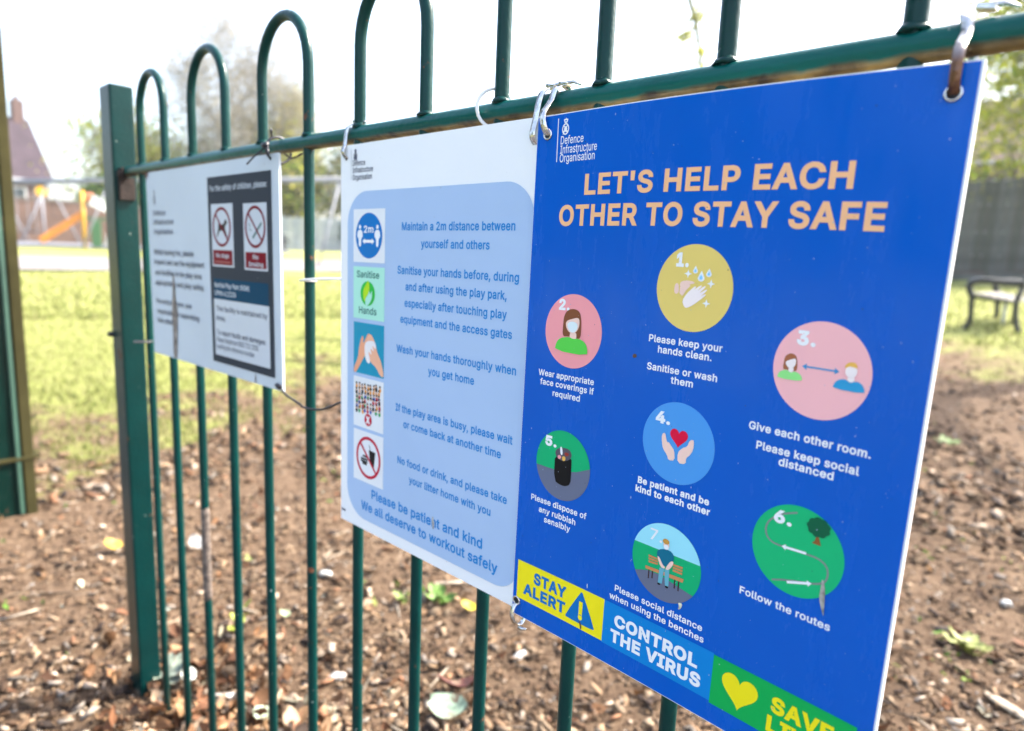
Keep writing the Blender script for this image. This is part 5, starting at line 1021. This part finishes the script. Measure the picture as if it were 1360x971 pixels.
item('fallen_leaf', 'small bright yellow leaf beside the bar under the white poster', 'leaf', -1.156, 1.125, .5, leaf_mesh(.045, .03, .004, .008), lmat('yellow_leaf', (.80, .62, .02)), (.2, .3), .02)
item('fallen_leaf', 'yellow-orange leaf on the bare earth left of the end post', 'leaf', -2.123, .576, 1.3, leaf_mesh(.05, .045, .003, .01), lmat('orange_leaf', (.80, .50, .03)), (.35, .4), .02)
item('fallen_leaf', 'round white leaf seen between the second and third bars', 'leaf', -1.987, .767, .2, leaf_mesh(.055, .04, .004, .006), lmat('white_leaf', (.60, .58, .54)), (.5, .5), .018)
item('fallen_leaf', 'pale green square scrap at the bottom edge between two bars', 'leaf', -1.137, .553, .6, leaf_mesh(.042, .034, .002, .003), lmat('mint_scrap', (.56, .66, .46)), (.2, .2), .016)
item('fallen_leaf', 'tiny pale green leaf on the earth halfway up the bars', 'leaf', -1.454, .768, .9, leaf_mesh(.028, .022, .003, .003), lmat('soft_green_leaf', (.42, .55, .32)), (.2, .3), .014)
item('fallen_leaf', 'white rounded leaf close to the foot of the end post', 'leaf', -1.345, .492, .4, leaf_mesh(.036, .03, .003, .003), lmat('white_leaf_small', (.74, .76, .68)), (.3, .5), .03)
item('stone', 'white angular stone near the lower edge of the bars', 'stone', -1.160, .735, .9, chip_mesh(.036, .022, .016, 3), lmat('white_stone', (.72, .70, .66)))
item('stone', 'white stone with a flat top between the bars under the white poster', 'stone', -1.571, .956, .5, chip_mesh(.038, .026, .02, 4), lmat('white_stone2', (.70, .71, .66)))
item('stone', 'white flint lying below the blue poster\'s lower left corner', 'stone', -.937, 1.084, 1.7, chip_mesh(.042, .018, .016, 5), lmat('white_flint', (.74, .74, .72)))
item('stone', 'small white round stone at the right edge of the bed', 'stone', -.144, 2.252, .4, chip_mesh(.03, .026, .02, 6), lmat('white_round_stone', (.76, .77, .74)))
item('wood_chip', 'long pale wood chip near the lower right corner', 'wood chip', -.075, 1.70, 2.7, chip_mesh(.10, .032, .014, 7), lmat('pale_wood_chip', (.58, .46, .32)))
item('stick', 'short straw-coloured stick under the white poster', 'stick', -1.289, 1.186, .9, chip_mesh(.11, .014, .012, 8), lmat('straw_stick', (.55, .44, .32)))
item('wood_chip', 'white split wood piece at the bottom beside the third bar', 'wood chip', -1.255, .525, 1.0, chip_mesh(.075, .02, .012, 9), lmat('white_wood_piece', (.64, .62, .60)))
def sprig(label, x, y, n, L_, mat, h=.02, seed=1, cat='plant'):
    q = random.Random(seed); root = empty('seedling', (x, y, zsurf(x, y))); tag(root, label, cat)
    me = leaf_mesh(L_, L_*.6, .004, .006, 5)
    bm = bmesh.new(); tube(bm, [(0, 0, 0), (.004, .002, h*.6), (.0, .004, h*1.3)], [.0016, .0013, .0008], 5); obj('stem', from_bm(bm), mat, root)
    for k in range(n):
        o = obj('leaf', me, mat, root); a = k*2.4+q.random(); rr_ = L_*.55*q.uniform(.5, 1.5)
        o.location = (rr_*math.cos(a), rr_*math.sin(a), h*q.uniform(.3, 1.3)); o.rotation_euler = (q.uniform(-.4, .4), -q.uniform(.1, .6), a)
        k2 = q.uniform(.7, 1.2); o.scale = (k2, k2, k2)
sprig('loose green seedling with narrow leaves under the white poster', -1.234, 1.096, 12, .04, lmat('seedling_green', (.16, .32, .04)), .02, 2)
sprig('small yellow-green seedling just left of the loose green one', -1.31, 1.02, 6, .03, lmat('seedling_green2', (.25, .36, .07)), .014, 3)
sprig('yellow-green weed with long leaves in the bed at lower right', -.181, 1.918, 12, .055, lmat('weed_lime', (.38, .42, .10)), .018, 4)
sprig('tiny green weed beside the blue poster\'s right edge', -.60, 4.0, 7, .06, lmat('weed_green', (.16, .30, .04)), .03, 6)
sprig('grey-green ivy sprig climbing at the foot of the end post', -1.385, .462, 7, .045, lmat('ivy_grey', (.32, .38, .30)), .03, 5)
sprig('bright yellow-green shoot behind the post foot', -1.47, .66, 5, .04, lmat('shoot_lime', (.50, .58, .06)), .05, 7)
# ------------------------------------------------------------------ park behind
iron = make_mat('dark_iron', (.010, .012, .011), .45, var=.3, coat=.2); slat_m = make_mat('grey_weathered_slat', (.25, .235, .22), .75, var=.25, vscale=30)
def arc_pts(ctrl, k=6):
    Q = []; c = [Vector(p) for p in ctrl]
    for i in range(len(c)-1):
        p0, p1, p2, p3 = c[max(0, i-1)], c[i], c[i+1], c[min(len(c)-1, i+2)]
        for j in range(k):
            t = j/k; Q.append(.5*((2*p1)+(-p0+p2)*t+(2*p0-5*p1+4*p2-p3)*t*t+(-p0+3*p1-3*p2+p3)*t**3))
    Q.append(c[-1]); return Q
# bench: x = depth from front leg to rear leg, y = length away from us
bx, by = -1.47, 9.95
bench = empty('park_bench', (bx, by, gz(bx, by)), R(-3)); tag(bench, 'black iron park bench with pale slats in front of the wooden fence', 'bench')
LB_ = 1.5
for yy in (0, LB_):
    bm = bmesh.new()
    tube(bm, arc_pts([(-.03, 0, 0), (.01, 0, .12), (.0, 0, .30), (-.01, 0, .43)]), .032, 8); tube(bm, arc_pts([(.52, 0, 0), (.47, 0, .15), (.45, 0, .38), (.50, 0, .62), (.58, 0, .86)]), .030, 8)
    tube(bm, [(-.01, 0, .41), (.2, 0, .385), (.46, 0, .38)], .020, 8)
    e = obj('end_frame', from_bm(bm, True), iron, bench); e.location = (0, yy, 0)
    bm = bmesh.new(); tube(bm, arc_pts([(-.01, 0, .42), (-.05, 0, .52), (-.03, 0, .58), (.08, 0, .615), (.30, 0, .60), (.50, 0, .60)]), .040, 8); a = obj('armrest', from_bm(bm, True), iron, bench); a.location = (0, yy, 0)
bm = bmesh.new(); box(bm, (0, 0, 0), (.062, LB_+.06, .025), bev=.004); sl = from_bm(bm)
for k in range(6):
    o = obj('seat_slat', sl, slat_m, bench); o.location = (.02+.08*k, LB_/2, .445-.012*k+(.012 if k == 0 else 0)*0)
bm = bmesh.new(); box(bm, (0, 0, 0), (.025, LB_+.06, .07), bev=.004); sl2 = from_bm(bm)
for k in range(4):
    o = obj('back_slat', sl2, slat_m, bench); o.location = (.475+.035*k, LB_/2, .50+.10*k); o.rotation_euler = (0, R(18), 0)
bm = bmesh.new(); tube(bm, [(.22, LB_/2, .40), (.22, LB_/2, .12), (.24, LB_/2, 0)], .02, 8); obj('middle_leg', from_bm(bm, True), make_mat('galvanised', (.4, .42, .43), .5, metal=.4), bench)

# close boarded wooden fence
board_m = make_mat('grey_green_board', (.066, .068, .058), .95, var=.4, vscale=3.5, bump=.5)
board_m2 = make_mat('greyer_board', (.09, .092, .085), .95, var=.4, vscale=3.5, bump=.5)
def board_fence(name, label, a, b, h, mats, bw=.16, post_gap=2.4, gravel=True):
    a, b = Vector(a), Vector(b); L_ = (b-a).length; n = int(L_/bw); d = (b-a).normalized(); ang = math.atan2(d.y, d.x)
    root = empty(name, (a.x, a.y, 0), ang); tag(root, label, 'fence')
    bm = bmesh.new(); box(bm, (0, 0, h/2+.12), (bw*.93, .02, h-.12), bev=.003); me1 = from_bm(bm); me1.materials.append(mats[0]); me2 = me1.copy(); me2.materials.clear(); me2.materials.append(mats[1])
    for i in range(n):
        t = (i+.5)*bw; p = a+d*t
        o = obj('board', me1 if random.random() < .6 else me2, None, root); o.location = (t, random.uniform(-.006, .006), gz(p.x, p.y)+random.uniform(-.015, .015))
    k = 0
    while k*post_gap < L_:
        t = k*post_gap; p = a+d*t; bm = bmesh.new(); box(bm, (t, .06, gz(p.x, p.y)+h/2), (.1, .1, h+.2)); obj('post', from_bm(bm), mats[0], root)
        t2 = min(L_, t+post_gap); p2 = a+d*t2
        if gravel and t2-t > .3:
            bm = bmesh.new(); zz = (gz(p.x, p.y)+gz(p2.x, p2.y))/2; box(bm, ((t+t2)/2, -.02, zz+.06), (t2-t-.1, .05, .22)); obj('gravel_board', from_bm(bm), mats[1], root)
        k += 1
    return root
board_fence('wooden_fence', 'tall grey-green close boarded fence behind the park bench', (-7.2, 17.3), (7.5, 18.6), 2.05, (board_m, board_m2))
pale_board = make_mat('blue_grey_panel', (.26, .29, .32), .8, var=.25, vscale=2)
board_fence('wooden_fence', 'pale blue-grey panel fence far behind, seen between two signs', (-37.5, 14.5), (-30.0, 27.5), 1.75, (pale_board, make_mat('grey_panel', (.31, .33, .34), .8, var=.25)), bw=.32)

# brick boundary wall at the left
brick_m = [make_mat('brick_%d' % i, c, .9, var=.3, vscale=2) for i, c in enumerate(((.12, .07, .058), (.15, .085, .07), (.095, .06, .05)))]
mortar = make_mat('mortar', (.15, .125, .115), .95)
wa, wb_ = Vector((-39.6, -4)), Vector((-37.6, 14.2)); wl = empty('brick_wall', (wa.x, wa.y, 0), math.atan2((wb_-wa).y, (wb_-wa).x)); tag(wl, 'long red-brown brick boundary wall behind the slide', 'wall')
Lw = (wb_-wa).length; bm = bmesh.new(); box(bm, (Lw/2, 0, 1.35), (Lw, .20, 2.5)); obj('mortar_core', from_bm(bm), mortar, wl)
for j in range(3):
    bm = bmesh.new()
    for row in range(26):
        for i in range(int(Lw/.45)):
            if (row*7+i*3+j) % 3: continue
            x = i*.45+(.225 if row % 2 else 0)+.21
            if x < Lw-.2: box(bm, (x, -.1, .62+row*.077), (.435, .03, .065))
    o = obj('brickwork', from_bm(bm), brick_m[j], wl); o['kind'] = 'stuff'
bm = bmesh.new(); box(bm, (Lw/2, 0, 2.64), (Lw+.1, .3, .07)); obj('coping', from_bm(bm), mortar, wl)

# houses
def house(name, label, loc, rz, w, d, eave, ridge, wallm, roofm, chim=True, hip=False):
    root = empty(name, loc, rz); tag(root, label, 'house')
    bm = bmesh.new(); box(bm, (0, 0, eave/2), (w, d, eave)); wv = obj('wall', from_bm(bm), wallm, root)
    bm = bmesh.new(); o_ = .35; hw = w/2+o_; hd = d/2+o_; q = hw*.0 if not hip else hd
    v = [bm.verts.new(p) for p in ((-hw, -hd, eave), (hw, -hd, eave), (hw, hd, eave), (-hw, hd, eave), (-hw+q, 0, ridge), (hw-q, 0, ridge))]
    for f in ((0, 1, 5, 4), (2, 3, 4, 5), (0, 4, 3), (1, 2, 5), (0, 3, 2, 1)): bm.faces.new([v[i] for i in f])
    rf = obj('roof', from_bm(bm), roofm, root)
    for sgn in (-1, 1):
        bm = bmesh.new(); tube(bm, [(-hw, sgn*(hd+.04), eave-.02), (hw, sgn*(hd+.04), eave-.02)], .07, 8); obj('gutter', from_bm(bm), white_trim, root)
    if chim:
        bm = bmesh.new(); box(bm, (hw-1.3 if chim != 'end' else hw-.7, 0, ridge+.35), (.7, .6, 1.8)); box(bm, (hw-1.3 if chim != 'end' else hw-.7, 0, ridge+1.3), (.25, .25, .5)); obj('chimney', from_bm(bm), wallm, rf)
    for i, x in enumerate((-w*.3, w*.05, w*.33)):
        for zz in ((eave*.28, eave*.74) if eave > 3.5 else (eave*.5,)):
            bm = bmesh.new(); box(bm, (x, -d/2-.02, zz), (1.3, .08, 1.15)); wn = obj('window', from_bm(bm), white_trim, root)
            bm = bmesh.new(); box(bm, (x, -d/2-.05, zz), (1.1, .06, .95)); obj('pane', from_bm(bm), glass_d, wn)
    return root
white_trim = make_mat('white_trim', (.4, .41, .43), .6); glass_d = make_mat('dark_glass', (.03, .04, .05), .08)
brick_h = make_mat('house_brick', (.075, .042, .038), .95, var=.25, vscale=1.5); tile = make_mat('purple_brown_tile', (.045, .034, .042), .95, var=.25, vscale=1.2, bump=.4, spec=.05); tile2 = make_mat('brown_tile', (.14, .09, .07), .95, var=.25, vscale=1.2)
house('house', 'brick house with steep purple-brown roof and chimney at the far left', (-60.5, 6.6, .6), R(100), 12, 6.4, 4.2, 8.8, brick_h, tile, 'end')
house('house', 'distant house with purplish roof seen between the end post and first bar', (-66, 25.5, .8), R(70), 9, 7, 4.2, 7.4, brick_h, tile)
house('house', 'brown-roofed house behind the leafy tree on the right', (-2.0, 42.0, 1.0), R(8), 13, 8, 5.0, 8.6, brick_h, tile2)

# swing frame with a long pale top beam
galv = make_mat('galvanised_tube', (.22, .23, .26), .8, metal=0, var=.1)
s0, s1 = Vector((-32.6, 5.4, 2.92)), Vector((-17.3, 11.15, 2.92)); sd = (s1-s0); sl_ = sd.length; sdn = sd.normalized()
sw_ = empty('swing_frame', (s0.x, s0.y, 0), math.atan2(sd.y, sd.x)); tag(sw_, 'long swing frame with pale galvanised top beam across the play area', 'swing')
bm = bmesh.new(); tube(bm, [(0, 0, 2.92), (sl_, 0, 2.92)], .085, 12); obj('beam', from_bm(bm, True), galv, sw_)
for i, t in enumerate((.4, 3.4, 6.6)):
    for s_ in (-1, 1):
        p = s0+sdn*t; z0 = gz(p.x, p.y); bm = bmesh.new(); tube(bm, [(t, 0, 2.92), (t+.15*s_, s_*1.0, z0)], .032, 8); obj('leg', from_bm(bm, True), galv, sw_)
for s_ in (-1, 1):
    p = s1-sdn*.3; z0 = gz(p.x, p.y); bm = bmesh.new(); tube(bm, [(sl_-.1, 0, 2.92), (sl_-.1, s_*1.0, z0)], .032, 8); obj('leg', from_bm(bm, True), galv, sw_)
seat_m = make_mat('black_rubber', (.02, .022, .03), .7)
for i, t in enumerate((1.3, 2.4)):
    p = s0+sdn*t; z0 = gz(p.x, p.y)
    bm = bmesh.new(); box(bm, (t, 0, z0+.42), (.5, .22, .06), bev=.01); st = obj('seat', from_bm(bm), seat_m, sw_)
    bm = bmesh.new()
    for q in (-.22, .22): tube(bm, [(t+q, 0, 2.9), (t+q, 0, z0+.42)], .012, 5)
    obj('chain', from_bm(bm), galv, st)

# toddler slide and play tower
orange = make_mat('orange_plastic', (.55, .19, .02), .35, coat=.3); yellow = make_mat('yellow_plastic', (.62, .34, .02), .35); whitep = make_mat('white_panel', (.75, .77, .8), .4); greenp = make_mat('green_panel', (.03, .10, .04), .5)
pa, pb = Vector((-27.35, 5.95)), Vector((-27.1, 7.05)); dirp = (pb-pa).normalized()
tw = empty('play_tower', (pb.x, pb.y, gz(pb.x, pb.y)), math.atan2(dirp.y, dirp.x)); tag(tw, 'small play tower with orange slide, yellow post and white canopy', 'play tower')
bm = bmesh.new(); P0, P1 = Vector((-1.25, 0, .12)), Vector((-.02, 0, 1.08)); dd = (P1-P0).normalized(); an = math.atan2(P1.z-P0.z, P1.x-P0.x)
box(bm, (P0+P1)/2, ((P1-P0).length, .45, .05), Matrix.Rotation(-an, 3, 'Y'), .01)
for s_ in (-1, 1): box(bm, (P0+P1)/2+Vector((0, s_*.24, .08)), ((P1-P0).length, .05, .24), Matrix.Rotation(-an, 3, 'Y'), .01)
obj('slide', from_bm(bm), orange, tw)
for x, mt in ((0, yellow), (.95, seat_m)):
    for s_ in (-.32, .32):
        bm = bmesh.new(); tube(bm, [(x, s_, 0), (x, s_, 1.95 if mt is yellow else 1.5)], .05, 8); obj('post', from_bm(bm, True), mt, tw)
bm = bmesh.new(); box(bm, (.48, 0, 1.02), (1.0, .7, .07)); obj('platform', from_bm(bm), greenp, tw)
bm = bmesh.new(); box(bm, (.70, -.35, 1.45), (1.0, .05, .36), Matrix.Rotation(R(24), 3, 'Y'), .02); obj('white_panel', from_bm(bm), whitep, tw)
bm = bmesh.new(); box(bm, (.35, -.36, .5), (.3, .04, .9), bev=.02); obj('green_panel', from_bm(bm), greenp, tw)
bm = bmesh.new(); bmesh.ops.create_uvsphere(bm, u_segments=14, v_segments=8, radius=.16); bmesh.ops.transform(bm, matrix=Matrix.Translation((.22, -.2, 1.75)), verts=bm.verts[:]); obj('orange_finial', from_bm(bm, True), make_mat('salmon_plastic', (.75, .25, .12), .5), tw)
bm = bmesh.new(); tube(bm, [(.6, -.2, .0), (.72, -.25, .5), (.95, -.2, 1.0)], .06, 8); obj('curved_pole', from_bm(bm, True), whitep, tw)
bm = bmesh.new(); box(bm, (1.15, -.2, .35), (.3, .3, .7), bev=.03); obj('yellow_drum', from_bm(bm), yellow, tw)
cx_, cy_ = -27.9, 3.9
sb = empty('play_disc', (-31.8, 6.9, gz(-31.8, 6.9)), R(80)); tag(sb, 'round yellow play disc on a thin pole behind the slide', 'play disc')
bm = bmesh.new(); tube(bm, [(0, 0, 0), (0, 0, 1.9)], .04, 8); obj('pole', from_bm(bm, True), galv, sb)
bm = bmesh.new(); bmesh.ops.create_cone(bm, cap_ends=True, segments=24, radius1=.2, radius2=.2, depth=.06); bmesh.ops.transform(bm, matrix=Matrix.Translation((0, 0, 2.0)) @ Matrix.Rotation(R(90), 4, 'X'), verts=bm.verts[:]); obj('disc', from_bm(bm), yellow, sb)
# picnic table seen between the two white signs
pt = Vector((-26.6, 13.6)); pn = empty('picnic_table', (pt.x, pt.y, gz(pt.x, pt.y)), R(60)); tag(pn, 'dark picnic table with a pale top by the far grey fence', 'picnic table')
dark_w = make_mat('dark_stained_wood', (.04, .03, .045), .7)
bm = bmesh.new(); box(bm, (0, 0, .74), (1.6, .7, .06)); obj('table_top', from_bm(bm), make_mat('sunbleached_top', (.5, .5, .5), .7), pn)
for s_ in (-1, 1):
    bm = bmesh.new(); box(bm, (0, s_*.62, .43), (1.6, .26, .06)); obj('bench_board', from_bm(bm), dark_w, pn)
    bm = bmesh.new(); box(bm, (s_*.6, 0, .40), (.08, 1.4, .08)); box(bm, (s_*.6, .38, .36), (.08, .08, .78), Matrix.Rotation(R(22), 3, 'X')); box(bm, (s_*.6, -.38, .36), (.08, .08, .78), Matrix.Rotation(R(-22), 3, 'X')); obj('leg_frame', from_bm(bm), dark_w, pn)

# ------------------------------------------------------------------ trees
bark = make_mat('grey_bark', (.22, .195, .17), .9, var=.3, vscale=6, bump=.6)
def limbs(bm, p, d, L_, r, depth, q, tips, spread=.55, up_=.15, minr=.006):
    n = 4; pts = [p]; rr_ = [r]; cur = p; dd = d.normalized()
    for i in range(n):
        dd = (dd+Vector((q.gauss(0, .13), q.gauss(0, .13), q.gauss(up_*.35, .09)))).normalized(); cur = cur+dd*L_/n; pts.append(cur); rr_.append(max(minr, r*(1-.55*(i+1)/n)))
        if depth > 0 and i >= 1:
            for _ in range(1 if depth > 3 else q.choice((1, 2))):
                s_ = dd.orthogonal().normalized(); s_.rotate(Matrix.Rotation(q.uniform(0, 6.28), 3, dd)); nd = (dd*(1-spread)+s_*spread*q.uniform(.8, 1.5)+Vector((0, 0, up_))).normalized()
                limbs(bm, cur, nd, L_*q.uniform(.55, .8), rr_[-1]*.62, depth-1, q, tips, spread, up_, minr)
    tube(bm, pts, rr_, 6 if depth > 2 else (4 if depth > 0 else 3), caps=False)
    if depth <= 1: tips += pts[1:]
def tree(label, x, y, h, trunk_r, leafcol, nleaf, leafsize, seed, depth=4, spread=.55, group=None, up_=.15, start=.28, sx=1, name='tree', cspread=.5, base=None):
    q = random.Random(seed); root = empty(name, (x, y, gz(x, y) if base is None else base)); tag(root, label, 'tree', group)
    bm = bmesh.new(); tips = []; trunk = [Vector((0, 0, -.2))]; rr_ = [trunk_r*1.3]; cur = Vector((0, 0, 0))
    for i in range(6):
        cur = cur+Vector((q.gauss(0, .03)*h*.2, q.gauss(0, .03)*h*.2, h*.11)); trunk.append(cur.copy()); rr_.append(trunk_r*(1-.11*i))
    tube(bm, trunk, rr_, 10)
    obj('trunk', from_bm(bm, True), bark, root)
    bm = bmesh.new()
    for i in range(9):
        k = 1+min(5, int(i*.6)+1); a = i*2.4; t0 = trunk[max(2, k)]; d = Vector((math.cos(a)*sx, math.sin(a), q.uniform(.5, 1.1)))
        limbs(bm, t0, d, h*q.uniform(.20, .30), trunk_r*.45, depth-1, q, tips, spread, up_)
    limbs(bm, trunk[-1], Vector((0, 0, 1)), h*.26, trunk_r*.5, depth-1, q, tips, spread, up_)
    obj('branches', from_bm(bm, True), bark, root)
    if nleaf:
        T = np.array([tuple(t) for t in tips]); idx = rng.integers(0, len(T), nleaf); C_ = T[idx]+rng.normal(0, cspread, (nleaf, 3))
        sz = rng.uniform(.6, 1.3, nleaf)*leafsize
        a = rng.normal(0, 1, (nleaf, 3)); a /= np.linalg.norm(a, axis=1)[:, None]; b = np.cross(a, rng.normal(0, 1, (nleaf, 3))); b /= np.linalg.norm(b, axis=1)[:, None]
        V = np.stack([C_-a*sz[:, None], C_-b*sz[:, None]*.5, C_+a*sz[:, None], C_+b*sz[:, None]*.5], 1).reshape(-1, 3)
        F = np.arange(nleaf*4).reshape(-1, 4)
        cl_ = np.array(leafcol)[rng.integers(0, len(leafcol), nleaf)]*rng.uniform(.6, 1.35, (nleaf, 1))
        obj('crown', mesh_np('crown', V, F, np.repeat(cl_, 4, 0)), foliage_m, root)
    return root
foliage_m = attr_mat('foliage', rough=.6, trans=.4)
yg = [(.26, .32, .02), (.38, .40, .035), (.17, .24, .02), (.42, .40, .07)]; dg = [(.04, .08, .02), (.06, .11, .03), (.09, .13, .03)]; och = [(.38, .32, .12), (.32, .29, .11), (.26, .26, .09)]; gy = [(.28, .26, .21), (.24, .22, .18)]
tree('leafy yellow-green tree rising behind the wooden fence on the right', -1.9, 23.5, 7.6, .2, yg, 16000, .10, 5, 5, cspread=.5)
tree('second fresh green tree further right behind the wooden fence', 2.8, 25, 8, .22, yg, 6000, .12, 6, 4)
tree('yellowish budding tree just left of the end post', -44.3, 13.9, 6.2, .2, och+yg, 9000, .13, 7, 4, cspread=.8)
tree('yellow-green small tree seen through the first hoop', -44.0, 17.4, 5.2, .2, yg+och, 8000, .13, 8, 4, cspread=.8)
tree('tall bare grey tree seen through the second and third hoops', -42.5, 18.9, 11.0, .26, gy, 24000, .085, 9, 5, up_=.25, cspread=.7)
tree('slim bare tree behind the third hoop', -41.0, 22.4, 8.5, .2, gy+och, 16000, .09, 10, 5)
tree('dark evergreen tree beyond the bar left of the white poster', -37.0, 25.2, 6.0, .3, dg+och, 4500, .16, 11, 4)
tree('olive bushy tree between the small notice and the white poster', -39.0, 21.2, 6.0, .3, och+yg+dg, 7000, .15, 12, 4)
tree('low rounded tree whose top shows above the white poster', -33.5, 30.5, 7.8, .3, yg+dg, 4500, .14, 13, 4)
# hedge at the left
def bush(label, c, s_, n, cols, size, seed, cat='hedge', name='hedge'):
    root = empty(name, c); tag(root, label, cat); q = np.random.default_rng(seed)
    u = q.normal(0, 1, (n, 3)); u /= np.linalg.norm(u, axis=1)[:, None]; rad = q.uniform(.55, 1.0, (n, 1))**.5
    C_ = np.sign(u)*np.abs(u)**.75*rad*np.array(s_)*(1+.12*np.sin(u[:, :1]*9+u[:, 1:2]*7)); C_[:, 2] += s_[2]*.9
    a = q.normal(0, 1, (n, 3)); a /= np.linalg.norm(a, axis=1)[:, None]; b = np.cross(a, q.normal(0, 1, (n, 3))); b /= np.linalg.norm(b, axis=1)[:, None]; z = q.uniform(.6, 1.3, (n, 1))*size
    V = np.stack([C_-a*z, C_-b*z*.5, C_+a*z, C_+b*z*.5], 1).reshape(-1, 3); F = np.arange(n*4).reshape(-1, 4)
    cl_ = np.array(cols)[q.integers(0, len(cols), n)]*q.uniform(.6, 1.3, (n, 1)); obj('foliage', mesh_np('foliage', V, F, np.repeat(cl_, 4, 0)), foliage_m, root)
    bm = bmesh.new(); tube(bm, [(0, 0, -.2), (0, 0, s_[2]*1.2)], .08, 6); obj('stem', from_bm(bm), bark, root)
bush('rounded green hedge above the brick wall left of the end post', (-42.5, 12.6, .7), (1.2, 1.8, 1.9), 6000, [(.10, .18, .04), (.15, .26, .06)], .10, 3)
bush('dark green shrub in front of the far grey fence', (-33.0, 22.6, .9), (1.0, 1.3, 1.1), 4000, dg, .09, 4, 'shrub', 'shrub')
# roadside tree whose bare twigs droop into the top of the view
q = random.Random(21); tx_, ty_ = 1.8, 10.8
root = empty('spreading_tree', (tx_, ty_, gz(tx_, ty_))); tag(root, 'budding twigs of a spreading tree hanging down above the blue poster', 'tree')
bm = bmesh.new(); tube(bm, [(0, 0, -.2), (.05, 0, 1.5), (-.1, -.1, 3.2), (-.3, -.3, 4.6), (-.2, -.4, 6.5)], [.24, .2, .17, .14, .08], 10); obj('trunk', from_bm(bm, True), bark, root)
bm = bmesh.new(); O = Vector((tx_, ty_, gz(tx_, ty_)))
T1 = [Vector(p)-O for p in ((1.5, 10.5, 5.6), (-.5, 9.4, 6.4), (-2.4, 8.0, 6.3), (-3.9, 7.0, 5.4), (-4.02, 6.95, 4.4), (-4.05, 6.93, 3.9), (-3.93, 6.98, 3.55), (-3.86, 7.02, 3.2), (-3.85, 7.02, 3.02))]
tube(bm, T1, [.12, .09, .07, .05, .035, .030, .028, .024, .018], 6)
tips = [t for t in T1[5:]]
for k, (a, b) in enumerate(((T1[5], (-.18, 0, .12)), (T1[6], (-.16, .02, -.16)), (T1[6], (.12, 0, .2)), (T1[4], (-.25, 0, -.35)), (T1[3], (-.5, -.3, -.6)))):
    e = a+Vector(b); m_ = a.lerp(e, .5)+Vector((0, 0, -.04)); tube(bm, [a, m_, e], [.012, .009, .006], 4); tips += [m_, e]
T2 = [Vector(p)-O for p in ((-2.4, 8.0, 6.3), (-4.2, 6.6, 5.4), (-4.6, 6.5, 4.2), (-4.55, 6.5, 3.7), (-4.32, 6.7, 3.35), (-4.25, 6.75, 3.2))]
tube(bm, T2, [.05, .03, .014, .008, .006, .005], 5)
for k in range(6):
    a = R(60*k+20); limbs(bm, Vector((-.2, -.3, 4.3+.3*k)), Vector((math.cos(a)+.5, math.sin(a)+.4, .9)), 2.2, .08, 3, q, [], .5)
obj('branches', from_bm(bm, True), make_mat('mossy_twig', (.20, .19, .09), .9, var=.3), root)
T = np.array([tuple(t) for t in tips]); n = 300; C_ = T[rng.integers(0, len(T), n)]+rng.normal(0, .045, (n, 3)); a = rng.normal(0, .028, (n, 3)); b = rng.normal(0, .016, (n, 3))
obj('buds', mesh_np('buds', np.stack([C_-a, C_-b, C_+a, C_+b], 1).reshape(-1, 3), np.arange(n*4).reshape(-1, 4), np.repeat(np.array([(.42, .42, .08)])*rng.uniform(.6, 1.2, (n, 1)), 4, 0)), foliage_m, root)['kind'] = 'stuff'

# unseen trees behind the camera, added to darken reflections in the glossy signs
q = np.random.default_rng(33); n = 26000
cs = np.array([(-15, -6, 3.2, 3.4), (-12.5, -9.5, 3.4, 3.8), (-9.5, -11.5, 3.2, 3.6), (-6.5, -13, 2.8, 2.9), (-3.2, -14, 2.2, 1.6), (0.5, -14.5, 2.4, 1.1), (4, -14, 2.4, 1.1)])
w_ = cs[:, 2]*cs[:, 3]; i_ = q.choice(len(cs), n, p=w_/w_.sum()); u = q.normal(0, 1, (n, 3)); u /= np.linalg.norm(u, axis=1)[:, None]; u *= q.uniform(.5, 1, (n, 1))**.4
C_ = np.stack([cs[i_, 0]+u[:, 0]*cs[i_, 2], cs[i_, 1]+u[:, 1]*1.6, cs[i_, 3]*(1+u[:, 2])*.98], 1)
a = q.normal(0, 1, (n, 3)); a /= np.linalg.norm(a, axis=1)[:, None]; b = np.cross(a, q.normal(0, 1, (n, 3))); b /= np.linalg.norm(b, axis=1)[:, None]; z = q.uniform(.12, .26, (n, 1))
cl_ = np.array(dg)[q.integers(0, len(dg), n)]*q.uniform(.6, 1.2, (n, 1))
tag(obj('added_tree_belt', mesh_np('added_tree_belt', np.stack([C_-a*z, C_-b*z*.6, C_+a*z, C_+b*z*.6], 1).reshape(-1, 3), np.arange(n*4).reshape(-1, 4), np.repeat(cl_, 4, 0)), foliage_m), 'unseen dark belt of trees added to darken reflections in the glossy signs', 'trees', kind='stuff')

# air volume added to imitate lens flare: one closed box, sky outside
hz = bpy.data.materials.new('flare_haze_air'); hz.use_nodes = True; N, L = nodes(hz); N.remove(N['Principled BSDF'])
pv = N.new('ShaderNodeVolumePrincipled'); pv.inputs['Color'].default_value = (.95, .97, 1, 1); pv.inputs['Density'].default_value = .0008; pv.inputs['Anisotropy'].default_value = .3
L.new(pv.outputs[0], [n for n in N if n.type == 'OUTPUT_MATERIAL'][0].inputs['Volume'])
bm = bmesh.new(); box(bm, (-10, 10, 6.5), (1500, 1500, 15.5)); tag(obj('flare_haze', from_bm(bm), hz), 'thin bright air volume added to imitate lens flare', 'flare_haze', kind='stuff')
